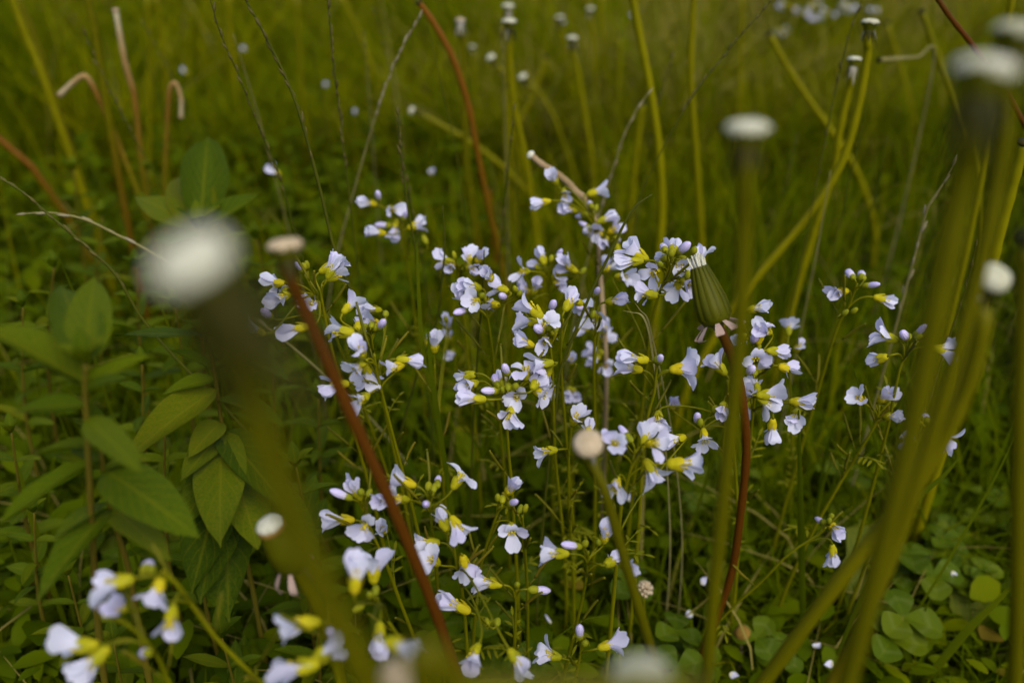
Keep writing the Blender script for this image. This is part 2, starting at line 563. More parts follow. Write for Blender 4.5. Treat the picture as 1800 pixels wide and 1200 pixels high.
# coarse clumps in the meadow behind
cx = fan(70, .95, 3.2, .62, .1)
ci = RNG.integers(0, len(cx), 7000)
xy = cx[ci] + RNG.normal(0, .035, (7000, 2))
V, T = blades(xy, RNG.uniform(.10, .22, len(xy)), RNG.uniform(.002, .005, len(xy)), .8, np.clip(RNG.uniform(.25, .85, len(cx))[ci] + RNG.normal(0, .08, len(xy)), 0, .95))
Vs.append(V); Ts.append(T)
# thin tall culms in the meadow behind
xy = fan(1500, .8, 3.4, .62, .2)
V, T = blades(xy, RNG.uniform(.14, .26, len(xy)), RNG.uniform(.0009, .0018, len(xy)), .35, np.clip(.75 + RNG.normal(0, .12, len(xy)), 0, 1))
Vs.append(V); Ts.append(T)
grass = quads_object('meadow_grass', np.concatenate(Vs), QB, np.concatenate(Ts), M['grass'])
grass['kind'] = 'stuff'
tag(grass, 'dense green meadow grass blades covering the soil', 'grass')

# low broad leaves that fill the floor of the sward
def leafbits(xy, z, size, tint, ratio=.55, tilt=.6):
    n = len(z)
    az = RNG.uniform(0, 2 * np.pi, n)
    el = RNG.normal(.15, tilt * .5, n)
    d = np.stack([np.cos(az) * np.cos(el), np.sin(az) * np.cos(el), np.sin(el)], 1)
    s_ = np.stack([-np.sin(az), np.cos(az), RNG.normal(0, .25, n)], 1)
    nn = np.cross(d, s_)
    c = np.stack([xy[:, 0], xy[:, 1], z], 1)
    prof = [(0, .10), (.25, .75), (.55, 1.0), (.82, .72), (1.0, .12)]
    V = np.zeros((n, 15, 3))
    for i, (s, wv) in enumerate(prof):
        mid = c + d * (size * s)[:, None] - np.array([0, 0, 1]) * (size * .22 * s * s)[:, None]
        for j, t in enumerate((-1, 0, 1)):
            V[:, i * 3 + j] = mid + s_ * (size * ratio * .5 * wv * t)[:, None] + nn * (size * .06 * abs(t) * wv)[:, None]
    return V, tint


QL = np.array([[i * 3 + j, i * 3 + j + 1, i * 3 + j + 4, i * 3 + j + 3] for i in range(4) for j in range(2)])
Vs, Ts = [], []
xy = fan(9000, .12, 1.25)
xy = xy[(xy[:, 1] < .55) | (xy[:, 0] < -.05) | (RNG.uniform(0, 1, len(xy)) < .3)]
pt = patchy(xy, 11, 4)
V, T = leafbits(xy, RNG.uniform(.004, .042, len(xy)), RNG.uniform(.008, .021, len(xy)), np.clip(.15 + .5 * pt + RNG.normal(0, .16, len(xy)), 0, 1), .62)
Vs.append(V); Ts.append(T)
xy = np.stack([RNG.uniform(-.62, -.03, 4600), RNG.uniform(.2, 1.15, 4600)], 1)       # leafier on the side of the herbs
V, T = leafbits(xy, RNG.uniform(.01, .075, len(xy)), RNG.uniform(.010, .026, len(xy)), np.clip(.42 + RNG.normal(0, .2, len(xy)), 0, 1), .5)
Vs.append(V); Ts.append(T)
xy = fan(3500, 1.2, 3.5, .62, .2)
V, T = leafbits(xy, RNG.uniform(.01, .08, len(xy)), RNG.uniform(.012, .03, len(xy)), np.clip(.5 + RNG.normal(0, .2, len(xy)), 0, 1), .6)
Vs.append(V); Ts.append(T)
gl = quads_object('ground_leaves', np.concatenate(Vs), QL, np.concatenate(Ts), M['ground_leaf'])
gl['kind'] = 'stuff'
tag(gl, 'tangle of small green leaves low in the sward', 'ground cover')


# ------------------------------------------------------------------ cuckooflower pieces (real size, metres; axis = +z)
mm = .001


def petal_mesh(name, theta, curl, mat, wid=3.5, notch=.12, twist=0.0):
    """Claw inside the calyx, then a broad notched limb turned outwards by theta."""
    Ln = 10.4 * mm
    ph = random.uniform(0, 6)

    def prof(s):
        if s < .28:
            return .8 + .4 * s
        q = (s - .28) / .72
        return .9 + (wid - .9) * math.sin(min(1, q * 1.12) * math.pi * .62) ** .95 * (1 - .42 * max(0, q - .72) ** 1.2 / .28)
    # centre line integrated
    def centre(s):
        n = 14
        r, z = .9 * mm, 1.5 * mm
        for i in range(n):
            q = s * (i + .5) / n
            a = theta * min(1, max(0, (q - .22) / .35)) + curl * max(0, q - .6) * 2.2
            r += math.sin(a) * Ln * s / n
            z += math.cos(a) * Ln * s / n
        a = theta * min(1, max(0, (s - .22) / .35)) + curl * max(0, s - .6) * 2.2
        return r, z, a

    def fn(s, t):
        s2 = s - (notch * (1 - abs(t)) ** 1.5 * .6 + .14 * abs(t) ** 3) * max(0, (s - .6) / .4)
        r, z, a = centre(s2)
        w = prof(s) * mm
        cup = .30 * w * (t * t) * (1 - .4 * s)
        ruf = .26 * mm * math.sin(5 * t + ph + 3 * s) * max(0, s - .35)
        nr, nz = -math.cos(a), math.sin(a)          # inward normal
        return (r + nr * (cup + ruf), w * t + twist * w * (s - .4), z + nz * (cup + ruf))
    return MB().grid(9, 6, fn).mesh(name, mat)


PET = {
    'b': [petal_mesh('petal', R(a), c, M['petal'], wd, nt_) for a, c, wd, nt_ in ((6, .1, 2.8, .14), (12, .2, 3.0, .22), (16, .5, 2.9, .12), (9, -.25, 3.1, .20), (21, .1, 2.8, .28))],
    'h': [petal_mesh('petal', R(a), c, M['petal'], wd, nt_) for a, c, wd, nt_ in ((22, .2, 2.9, .18), (30, .5, 3.0, .12), (37, -.2, 2.8, .26), (26, .9, 3.0, .16), (46, .3, 3.0, .16), (30, 2.0, 2.7, .2), (34, -1.1, 2.9, .12))],
    'o': [petal_mesh('petal', R(a), c, M['petal'], wd, nt_) for a, c, wd, nt_ in ((56, .1, 3.0, .18), (66, .3, 3.2, .12), (50, -.1, 3.0, .14), (74, .1, 3.1, .24), (60, 1.3, 2.9, .2), (68, -.9, 3.1, .16))],
    'r': [petal_mesh('petal', R(a), c, M['petal'], wd, nt_) for a, c, wd, nt_ in ((84, .5, 3.0, .14), (96, .6, 2.9, .2), (76, .9, 3.1, .14))],
}


def calyx_mesh(fat=1.0):
    b = MB()
    b.lathe([(.35 * mm, 0), (1.15 * mm * fat, .35 * mm), (1.65 * mm * fat, 1.3 * mm), (1.75 * mm * fat, 2.5 * mm), (1.55 * mm * fat, 3.4 * mm), (1.2 * mm * fat, 3.5 * mm)], 10, .02)
    for k in range(4):
        a0 = k * math.pi / 2 + .4

        def fn(s, t, a0=a0):
            z = (.5 + 4.1 * s) * mm
            r = (.75 + 1.25 * math.sin(min(1, s * 1.15) * 1.75) * fat + .12) * mm
            wv = 1.25 * math.sin(math.pi * (.12 + .80 * s)) ** .6 / 1.75
            a = a0 + t * wv
            return (r * math.cos(a), r * math.sin(a), z)
        b.grid(5, 3, fn)
    return b.mesh('flower', M['calyx'])


CAL = [calyx_mesh(f) for f in (.82, .9, .98)]


def stamens_mesh():
    b = MB()
    for k in range(6):
        a = k * math.pi / 3 + .2
        rr = .75 * mm
        top = np.array([rr * 1.6 * math.cos(a), rr * 1.6 * math.sin(a), (6.3 if k % 3 else 5.3) * mm])
        b.tube([(rr * .6 * math.cos(a), rr * .6 * math.sin(a), 1.5 * mm), top], .16 * mm, 4)
        b.tube([top + np.array([0, 0, -.35 * mm]), top + np.array([.1 * mm, 0, 0]), top + np.array([0, 0, .6 * mm])], [.2 * mm, .42 * mm, .15 * mm], 5)
    b.tube([(0, 0, 1.5 * mm), (0, 0, 6.6 * mm)], [.45 * mm, .35 * mm], 5)
    return b.mesh('stamens', M['stamen'])


STA = stamens_mesh()
BUD_G = [MB().lathe([(.3 * mm, 0), (.95 * mm, .5 * mm), (1.35 * mm * f, 1.7 * mm), (1.2 * mm * f, 3.0 * mm), (.7 * mm, 4.0 * mm), (.15 * mm, 4.4 * mm)], 9, .03).mesh('bud', M['budgreen']) for f in (.9, 1.05)]
BUD_C = [MB().lathe([(.3 * mm, 0), (1.0 * mm, .4 * mm), (1.5 * mm * f, 1.6 * mm), (1.5 * mm * f, 3.0 * mm), (1.25 * mm, 4.2 * mm), (1.0 * mm, 4.3 * mm)], 9, .03).mesh('bud', M['budgreen']) for f in (.9, 1.05)]


def tip_mesh(fat):
    b = MB()
    b.lathe([(1.15 * mm * fat, 2.2 * mm), (1.4 * mm * fat, 4.2 * mm), (1.6 * mm * fat, 5.8 * mm), (1.35 * mm * fat, 7.6 * mm), (.75 * mm * fat, 8.9 * mm), (.15 * mm, 9.4 * mm)], 10, .05)
    return b.mesh('folded_petals', M['bud_petal'])


TIP = [tip_mesh(f) for f in (.85, 1.0, 1.15)]


def pedicel(parent, node, base, axis, rad=.42 * mm, name='flower_stalk', mat='cstem'):
    node, base, axis = np.array(node), np.array(base), np.array(axis)
    L = np.linalg.norm(base - node)
    p1 = node + np.array([0, 0, 1]) * L * .25 + (base - node) * .25
    p2 = base - axis * min(L * .45, .007)
    pts = []
    for i in range(8):
        t = i / 7
        pts.append((1 - t) ** 3 * node + 3 * (1 - t) ** 2 * t * p1 + 3 * (1 - t) * t * t * p2 + t ** 3 * (base + axis * .0003))
    return pts, rad


LEN = {'b': 11.0, 'h': 10.0, 'o': 7.0, 'r': 6.0, 'c': 9.2, 'g': 4.4}


def add_flower(plant, root, spec, d, stem, scale=1.0):
    """spec = base px, tip px, kind, sign of the lean towards (+) or away from (-) the camera"""
    bx, by, tx, ty, kind, sg = spec
    d = d + random.uniform(-.006, .006)
    base = P(bx, by, d)
    L = LEN[kind] * mm * scale
    du, dv = tx - bx, ty - by
    pl = math.hypot(du, dv) * d / FPX
    c = min(1.0, pl / L)
    sc = scale * (min(1.35, pl / L) if pl > L else 1.0)
    plane = (RT * du - UP * dv)
    plane = plane / (np.linalg.norm(plane) + 1e-9)
    ax = plane * c - FW * sg * math.sqrt(max(0, 1 - c * c))
    ax /= np.linalg.norm(ax)
    loc = base - root
    mt = Matrix.Translation(Vector(loc)) @ frame(ax, roll=random.uniform(0, 6.28)) @ Matrix.Scale(sc, 4)
    # node on the stem a little below the flower
    best = min(range(len(stem)), key=lambda i: np.linalg.norm(stem[i] - base) + (0 if stem[i][2] < base[2] + .003 else .05))
    acc, i = 0.0, best
    need = min(.012, .35 * np.linalg.norm(stem[best] - base) + .003)
    while i < len(stem) - 1 and acc < need:
        acc += np.linalg.norm(stem[i + 1] - stem[i])
        i += 1
    node = stem[i]
    if kind == 'g':
        f = link('bud', random.choice(BUD_G), plant, mt)
    elif kind == 'c':
        f = link('bud', random.choice(BUD_C), plant, mt)
        link('folded_petals', random.choice(TIP), f)
    else:
        f = link('flower', random.choice(CAL), plant, mt)
        n = 4
        a0 = random.uniform(0, 6.28)
        for k in range(n):
            if kind != 'b' and random.random() < .07:
                continue                                    # a petal already dropped
            pm = random.choice(PET[kind])
            jit = .5 if kind == 'b' else 1.0
            a = a0 + k * math.pi / 2 + random.uniform(-.3, .3) * jit
            s = random.uniform(.84, 1.08)
            link('petal', pm, f, Matrix.Rotation(a, 4, 'Z') @ Matrix.Rotation(R(random.uniform(-11, 12) * jit), 4, 'Y') @ Matrix.Rotation(R(random.uniform(-13, 13) * jit), 4, 'X') @ Matrix.Diagonal((s, s * random.uniform(.92, 1.06), s, 1)))
        link('stamens', STA, f)
    pts, rad = pedicel(plant, node - root, loc, ax, (.34 if kind in 'cg' else .42) * mm * scale)
    b = MB().tube(smooth_path(pts, 2), [rad * 1.1, rad, rad * .9, rad * 1.25], 5)
    link('flower_stalk', b.mesh('flower_stalk', M['cstem']), plant)


def pod_mesh(L):
    b = MB()
    b.tube([(0, 0, 0), (0, 0, L * .35)], .22 * mm, 4)
    b.tube(smooth_path([(0, 0, L * .35), (.4 * mm, 0, L * .6), (.2 * mm, .1 * mm, L * .93), (.2 * mm, .1 * mm, L)], 3), [.45 * mm, .62 * mm, .6 * mm, .3 * mm], 5)
    b.lathe([(.3 * mm, L), (.55 * mm, L + .3 * mm), (.4 * mm, L + .7 * mm)], 6)
    return b.mesh('seed_pod', M['pod'])


PODS = [pod_mesh(l * mm) for l in (13, 17, 21, 26)]


def stem_leaf_mesh(n, Ln):
    b = MB()
    b.tube([(0, 0, 0), (Ln * .5, 0, Ln * .35), (Ln, 0, Ln * .5)], .25 * mm, 4)
    for k in range(n):
        s = .3 + .7 * k / max(1, n - 1)
        px = np.array([Ln * s, 0, Ln * (.62 * s - .12 * s * s)])
        for sg in ((-1, 1) if k < n - 1 else (0,)):
            dirn = np.array([.75, sg * .9, .25]) if sg else np.array([1, 0, .3])
            dirn = dirn / np.linalg.norm(dirn)
            sd_ = np.array([-dirn[1], dirn[0], 0])
            l = Ln * .42
            b.grid(3, 2, lambda q, t: px + dirn * l * q + sd_ * t * .7 * mm * math.sin(math.pi * min(.97, q * .9 + .08)) + np.array([0, 0, -l * .25 * q * q]))
    return b.mesh('leaf', M['cstem'])


SLEAF = [stem_leaf_mesh(3, 11 * mm), stem_leaf_mesh(4, 14 * mm), stem_leaf_mesh(2, 9 * mm)]


def cuckoo(label, d, apex, stem_px, flowers, lean=.12, scale=1.0, pods=5, name='cuckooflower', group='cuckooflowers in the meadow', rad=.85, leaves=3):
    head = P(apex[0], apex[1], d)
    pts = stem_path(head, stem_px, lean)
    # keep the pushed-down part gentle
    path = smooth_path(pts, 6)
    root = path[-1].copy()
    root[2] = 0
    t = thing(name, label, 'flower', root, group)
    lo = [p - root for p in path]
    lo[-1][2] = -.004
    b = MB().tube(lo, [.45 * mm * scale, .7 * mm * scale, rad * mm * scale, (rad + .15) * mm * scale], 7)
    link('stem', b.mesh('stem', M['cstem']), t)
    for f in flowers:
        bx, by, tx, ty, k = f[:5]
        sg = f[5] if len(f) > 5 and f[5] is not None else (1 if k in 'or' else random.choice((-1, 1, 1)))
        dd = d + (f[6] if len(f) > 6 else 0)
        add_flower(t, root, (bx, by, tx, ty, k, sg), dd, path, scale)
    # seed pods and leaves on the upper half of the stem
    seg = [p for p in path if p[2] > .05]
    n = len(seg)
    for i in range(pods):
        k = int(n * random.uniform(.12, .6))
        a = random.uniform(0, 6.28)
        ax = Vector((math.cos(a) * .6, math.sin(a) * .6, random.uniform(.6, 1.3))).normalized()
        link('seed_pod', random.choice(PODS), t, Matrix.Translation(Vector(seg[k] - root)) @ frame(ax, roll=random.uniform(0, 6)))
    for i in range(leaves):
        k = int(n * random.uniform(.4, .95))
        link('leaf', random.choice(SLEAF), t, Matrix.Translation(Vector(seg[min(k, n - 1)] - root)) @ Matrix.Rotation(random.uniform(0, 6.28), 4, 'Z') @ Matrix.Rotation(R(random.uniform(-20, 10)), 4, 'Y'))
    return t


# ------------------------------------------------------------------ the cuckooflowers (photo pixels -> places at their own distance)
cuckoo('cuckooflower with seven pale bells crossed by tall grass culms, behind the tan headed dandelion', .50, (703, 386), [(711, 433), (722, 500), (738, 640)], [
    (663, 360, 633, 354, 'b'), (667, 353, 667, 340, 'c'), (680, 365, 703, 374, 'h', 1), (708, 388, 718, 373, 'c'), (698, 384, 690, 420, 'h', 1),
    (679, 411, 645, 405, 'b'), (692, 396, 659, 395, 'c'), (716, 401, 752, 389, 'h'), (751, 430, 740, 406, 'g')], scale=.95)
cuckoo('cuckooflower with the topmost cluster, tangled in a tan dry stalk', .48, (1040, 362), [(1046, 400), (1048, 470), (1050, 600)], [
    (979, 324, 964, 303, 'b'), (969, 353, 931, 359, 'b'), (991, 332, 992, 358, 'h', 1), (1015, 372, 985, 366, 'b'), (1032, 342, 1069, 331, 'h'),
    (1033, 376, 1013, 378, 'c'), (1042, 403, 1019, 388, 'c'), (1041, 365, 1037, 350, 'c'), (1046, 372, 1050, 358, 'g')], scale=.95)
cuckoo('cuckooflower with a crowded white cluster just under the topmost one', .485, (1056, 400), [(1058, 440), (1056, 520), (1062, 660)], [
    (1045, 416, 1028, 406, 'b'), (1049, 391, 1085, 376, 'b'), (1069, 411, 1087, 395, 'h', 1), (1066, 417, 1058, 436, 'b'), (1058, 402, 1050, 420, 'h', 1),
    (1082, 418, 1092, 420, 'c'), (1084, 428, 1090, 458, 'b', -1), (1060, 476, 1080, 462, 'h'), (1060, 478, 1062, 455, 'b')], scale=.95)
cuckoo('cuckooflower half hidden by the slanting red stalk, bells turned to the leafy herbs', .40, (536, 482), [(560, 530), (583, 575), (640, 720)], [
    (501, 497, 463, 497, 'h', -1), (506, 509, 486, 511, 'b'), (510, 518, 488, 526, 'h', 1), (563, 538, 545, 531, 'h', 1), (535, 478, 526, 464, 'c'), (541, 473, 541, 459, 'g'), (538, 474, 534, 464, 'g'),
    (478, 560, 470, 545, 'c'), (466, 587, 437, 572, 'h', 1, -.05), (545, 574, 490, 580, 'h', 1, -.03)])
cuckoo('cuckooflower with one big ruffled white flower under a thin dark culm', .395, (566, 500), [(565, 520), (572, 560), (590, 640), (640, 820)], [
    (561, 479, 605, 455, 'h', -1), (573, 492, 609, 474, 'h', -1), (575, 490, 596, 447, 'b', 1)], pods=4)
cuckoo('cuckooflower with one upright bell, a yellow bud cluster below it', .40, (650, 574), [(655, 610), (668, 680), (690, 780)], [
    (602, 551, 627, 518, 'h', -1), (624, 585, 567, 580, 'h', 1, -.03), (670, 545, 639, 543, 'b', None, .03), (668, 570, 645, 562, 'h', 1, .03), (664, 579, 680, 563, 'c'), (628, 578, 627, 563, 'b'),
    (646, 578, 640, 570, 'g'), (652, 576, 652, 566, 'g'), (640, 582, 634, 576, 'g'), (658, 580, 662, 574, 'g'), (678, 556, 676, 546, 'g')])
cuckoo('cuckooflower with a large drooping open flower touching the slanting red stalk', .365, (658, 622), [(664, 660), (684, 740), (716, 860)], [
    (639, 630, 634, 603, 'h', 1), (645, 632, 626, 652, 'o', 1), (642, 636, 648, 676, 'h', -1), (696, 631, 746, 634, 'b'), (711, 640, 676, 650, 'h', 1), (614, 673, 566, 682, 'h', -1), (648, 693, 628, 708, 'h', 1)])
cuckoo('cuckooflower with a single upright bell against a dark grass blade', .43, (764, 640), [(766, 700), (775, 800)], [(764, 620, 765, 582, 'b'), (788, 580, 786, 560, 'b', None, .06), (785, 566, 783, 556, 'g', None, .05)], pods=4)
cuckoo('cuckooflower with two white fans either side of a yellow stalk tip, behind the bells', .455, (808, 463), [(806, 500), (815, 560), (828, 680)], [
    (799, 461, 766, 456, 'h', -1), (798, 462, 788, 478, 'b'), (818, 468, 833, 444, 'h', 1), (820, 466, 838, 480, 'b'), (838, 462, 850, 443, 'b'), (800, 455, 797, 442, 'g')], scale=.95)
cuckoo('cuckooflower with bells all turned to the red stalk and a lilac closed bud lowest', .42, (852, 522), [(858, 560), (868, 640), (880, 760)], [
    (846, 507, 808, 498, 'b'), (894, 512, 864, 499, 'h', -1), (863, 494, 856, 474, 'b'), (823, 536, 800, 512, 'b', 1), (840, 527, 832, 532, 'o', 1), (826, 543, 799, 551, 'c'), (877, 536, 856, 533, 'b'),
    (841, 537, 840, 526, 'g'), (845, 524, 850, 516, 'g'), (890, 524, 880, 520, 'c'), (907, 513, 904, 504, 'g'), (910, 520, 916, 512, 'g')])
cuckoo('cuckooflower with a tall lilac bud standing above a fan of soft white flowers', .46, (962, 470), [(966, 520), (966, 600), (970, 720)], [
    (931, 477, 905, 478, 'h', 1), (954, 473, 932, 460, 'b'), (957, 465, 951, 437, 'b'), (977, 455, 986, 441, 'c'), (974, 495, 992, 509, 'b'), (1016, 478, 984, 463, 'h', 1), (1004, 476, 988, 452, 'b'),
    (935, 519, 947, 492, 'h', 1), (932, 516, 912, 505, 'b'), (972, 492, 984, 478, 'h'), (968, 462, 970, 448, 'g'), (1020, 482, 1030, 470, 'g')], scale=.95)
cuckoo('cuckooflower with a big double bell raised on a bright yellow calyx, sharpest of all', .395, (964, 574), [(968, 610), (972, 680), (976, 800), (988, 920)], [
    (953, 560, 917, 520, 'h', 1), (949, 566, 907, 566, 'h', -1), (950, 584, 962, 560, 'h', 1), (939, 608, 900, 594, 'b'), (958, 591, 957, 615, 'h', 1), (976, 586, 966, 597, 'b'),
    (967, 547, 973, 530, 'c'), (955, 583, 940, 575, 'c'), (962, 580, 966, 570, 'g'), (976, 584, 979, 570, 'g'), (958, 578, 957, 568, 'g')])
cuckoo('cuckooflower with one clean bell facing up on a long bare stalk beside a dark culm', .405, (990, 560), [(986, 620), (990, 700), (1003, 860)], [(992, 547, 1013, 510, 'b', -1), (1016, 529, 1026, 541, 'h', -1, .02), (1039, 537, 1012, 541, 'c', None, .02)], pods=6)
cuckoo('cuckooflower with a single neat bell beside a floating grass awn', .42, (1048, 552), [(1046, 590), (1044, 640), (1046, 760)], [(1064, 531, 1099, 527, 'b'), (1056, 552, 1042, 564, 'h', 1, .04), (1040, 560, 1044, 546, 'g'), (1046, 520, 1049, 508, 'c')], pods=4)
cuckoo('small soft cuckooflower deep among the stems behind the floating awn', .50, (1062, 590), [(1062, 650), (1066, 740)], [(1058, 588, 1066, 566, 'h'), (1060, 600, 1069, 590, 'h'), (1034, 580, 1022, 574, 'h'), (1064, 621, 1028, 618, 'h'), (1055, 626, 1034, 636, 'b'), (1058, 640, 1062, 650, 'h')], scale=.9)
cuckoo('small soft cuckooflower behind the big open flower, half out of sight', .49, (1004, 668), [(1004, 720), (1006, 800)], [(1003, 640, 1003, 624, 'b'), (1002, 680, 996, 700, 'b'), (1006, 682, 1014, 700, 'b'), (972, 680, 970, 698, 'b')], scale=.9)
cuckoo('cuckooflower with the widest open flower, its yellow eye facing out', .385, (893, 676), [(889, 700), (893, 780), (900, 860), (906, 960)], [
    (835, 657, 799, 668, 'b'), (840, 671, 811, 682, 'b'), (855, 702, 802, 698, 'b'), (887, 684, 882, 652, 'b'), (876, 683, 868, 660, 'c'), (879, 687, 847, 685, 'c'),
    (913, 694, 908, 697, 'o', 1), (893, 659, 886, 640, 'c'), (924, 668, 924, 646, 'r', 1), (974, 637, 928, 643, 'h', 1), (966, 644, 956, 672, 'h', -1), (934, 682, 960, 696, 'o', 1), (899, 713, 894, 748, 'h', 1),
    (886, 690, 882, 680, 'g'), (898, 688, 902, 676, 'g'), (893, 686, 894, 674, 'g'), (904, 682, 908, 674, 'g'), (936, 684, 946, 662, 'h', -1)])
cuckoo('cuckooflower with one white cup on a straight stem by the tan dandelion button', .41, (1005, 748), [(1000, 800), (1000, 880), (1005, 960)], [(1007, 746, 1013, 716, 'h', 1), (980, 790, 940, 792, 'h', 1), (1036, 770, 1034, 738, 'b')], pods=5)
cuckoo('cuckooflower with a starry flower and spear buds, beside the closed dandelion head', .40, (1178, 456), [(1168, 490), (1151, 543), (1140, 610), (1128, 720)], [
    (1139, 460, 1094, 424, 'h', -1), (1132, 458, 1085, 462, 'b'), (1158, 467, 1143, 486, 'o', 1), (1157, 519, 1121, 514, 'h', -1), (1184, 446, 1188, 420, 'b', -1), (1171, 441, 1169, 427, 'c'), (1191, 446, 1206, 430, 'c'),
    (1176, 456, 1163, 450, 'b'), (1192, 458, 1190, 470, 'o', 1), (1197, 490, 1192, 510, 'o', -1), (1198, 492, 1216, 508, 'b'), (1229, 470, 1237, 436, 'h', -1), (1207, 455, 1194, 451, 'g'), (1180, 452, 1178, 440, 'g'), (1184, 454, 1184, 442, 'g'),
    (1218, 446, 1219, 436, 'g'), (1162, 468, 1156, 462, 'g'), (1081, 486, 1108, 490, 'h', 1, .05), (1207, 490, 1208, 476, 'g')])
cuckoo('cuckooflower with paired nodding bells on one side and a ragged open flower on the other', .385, (1156, 642), [(1153, 660), (1150, 690), (1139, 730), (1130, 800), (1124, 900)], [
    (1141, 634, 1089, 624, 'b'), (1130, 651, 1082, 641, 'b'), (1176, 650, 1212, 646, 'o', -1), (1176, 652, 1222, 640, 'h', -1), (1158, 638, 1156, 624, 'c'), (1154, 636, 1152, 628, 'g')])
cuckoo('cuckooflower with one half open bell touching the tall olive stalk', .40, (1279, 668), [(1282, 720), (1290, 800)], [(1277, 659, 1245, 622, 'h', -1), (1272, 708, 1260, 731, 'b'), (1236, 752, 1237, 778, 'o', 1), (1181, 718, 1179, 700, 'b', None, .05), (1157, 723, 1152, 748, 'h', 1), (1224, 744, 1220, 724, 'c'), (1230, 748, 1229, 734, 'g'), (1253, 724, 1258, 712, 'g')], pods=5)
cuckoo('cuckooflower with a leaning raceme of white and lilac flowers right beside the tall olive stalk', .405, (1331, 612), [(1330, 650), (1326, 700), (1318, 780), (1306, 900)], [
    (1312, 545, 1348, 539, 'b'), (1355, 585, 1325, 574, 'h', 1), (1332, 606, 1337, 566, 'h', 1), (1347, 616, 1393, 619, 'b'), (1329, 622, 1321, 630, 'o', 1), (1325, 654, 1344, 630, 'b'),
    (1368, 643, 1405, 652, 'h', -1), (1323, 603, 1320, 588, 'c'), (1314, 656, 1315, 644, 'c'), (1332, 690, 1333, 664, 'b', -1), (1329, 695, 1378, 690, 'h', -1), (1330, 697, 1356, 712, 'o', -1), (1312, 702, 1304, 678, 'b'),
    (1387, 705, 1427, 707, 'b'), (1401, 720, 1384, 742, 'h', 1), (1359, 736, 1361, 770, 'h', -1), (1334, 614, 1335, 602, 'g'), (1330, 618, 1327, 608, 'g'), (1326, 660, 1332, 648, 'g'), (1313, 590, 1304, 600, 'b', None, .03), (1318, 700, 1314, 740, 'b', -1, .03)])
cuckoo('soft cuckooflower behind the leaning raceme, two flowers on a bent brown stalk', .47, (1384, 600), [(1388, 660), (1392, 760)], [(1386, 590, 1390, 568, 'o', -1), (1396, 618, 1404, 600, 'h', 1)], scale=.95, pods=2)
cuckoo('cuckooflower with two big bells spreading from one arch above the shaded clover', .35, (1116, 790), [(1112, 812), (1103, 845), (1093, 880), (1087, 950)], [
    (1133, 806, 1163, 853, 'h', 1), (1171, 815, 1236, 816, 'h', -1), (1130, 786, 1144, 752, 'h', -1), (1134, 780, 1162, 772, 'h', 1), (1111, 777, 1092, 751, 'c'), (1205, 767, 1164, 778, 'b', None, .05), (1087, 838, 1070, 872, 'h', 1), (1080, 788, 1077, 768, 'h', 1)], pods=4)
cuckoo('cuckooflower with a four petalled flower hanging flat below an upright bell', .36, (629, 880), [(640, 900), (657, 943), (680, 993), (703, 1056), (733, 1133)], [
    (635, 879, 614, 833, 'b', 1), (620, 877, 584, 858, 'c'), (624, 914, 570, 911, 'h', 1), (643, 908, 645, 926, 'o', 1), (678, 935, 676, 918, 'b', None, .04), (637, 868, 634, 858, 'g'), (645, 872, 650, 862, 'g')])
cuckoo('cuckooflower with bells crossed by the slanting red stalk and stamens bared on one flower', .36, (757, 862), [(757, 900), (763, 960), (770, 1040), (776, 1130)], [
    (732, 854, 680, 836, 'h', -1), (719, 878, 686, 868, 'h', 1), (795, 860, 810, 834, 'r', 1), (787, 933, 766, 902, 'b'), (792, 906, 820, 946, 'h', 1), (751, 886, 751, 878, 'c', 1), (752, 862, 753, 848, 'g'), (762, 864, 763, 852, 'g'), (768, 856, 768, 842, 'c'), (690, 876, 664, 874, 'b')])
cuckoo('cuckooflower with lilac flowers bowed on arching stalks by the clover', .365, (798, 958), [(800, 975), (811, 1030), (817, 1080), (822, 1150)], [
    (774, 953, 722, 954, 'h', -1), (771, 991, 757, 974, 'o', 1), (813, 976, 820, 1015, 'h', -1), (827, 1076, 775, 1046, 'h', -1), (843, 1130, 818, 1160, 'h', 1, -.03), (894, 1139, 926, 1180, 'h', 1, -.03), (865, 1098, 865, 1084, 'g'), (858, 1100, 854, 1090, 'g'), (872, 1100, 876, 1090, 'g')])
cuckoo('cuckooflower with one curled upright flower and a round four petalled flower under it', .375, (879, 888), [(868, 920), (858, 950), (844, 1000), (836, 1080)], [
    (889, 869, 911, 838, 'b'), (893, 886, 909, 874, 'c'), (875, 880, 875, 866, 'g'), (883, 884, 883, 872, 'g'), (898, 920, 900, 932, 'o', 1)])
cuckoo('cuckooflower with a bell and a lilac bud held level on opposite sides', .37, (908, 1036), [(907, 1060), (906, 1100), (903, 1170)], [(884, 1027, 832, 1018, 'h', -1), (928, 1035, 968, 1042, 'c'), (908, 1030, 910, 1020, 'g')], rad=.8, pods=3)
cuckoo('tall bare cuckooflower stem with empty stalks and a lone soft flower at its tip', .385, (918, 905), [(921, 940), (927, 1033), (928, 1147)], [(912, 902, 917, 888, 'g'), (921, 900, 926, 884, 'g')], rad=1.15, pods=8)
cuckoo('cuckooflower with a forked stem, three clean bells, rising from the clover', .36, (1034, 968), [(1032, 1005), (1022, 1060), (1000, 1150), (990, 1190)], [
    (1001, 973, 948, 972, 'h', -1), (1023, 961, 986, 951, 'c'), (1061, 954, 1064, 912, 'b'), (1065, 992, 1090, 990, 'h', -1), (1052, 956, 1050, 946, 'g'), (1026, 958, 1030, 948, 'g'), (1090, 990, 1112, 992, 'b')], rad=1.1)
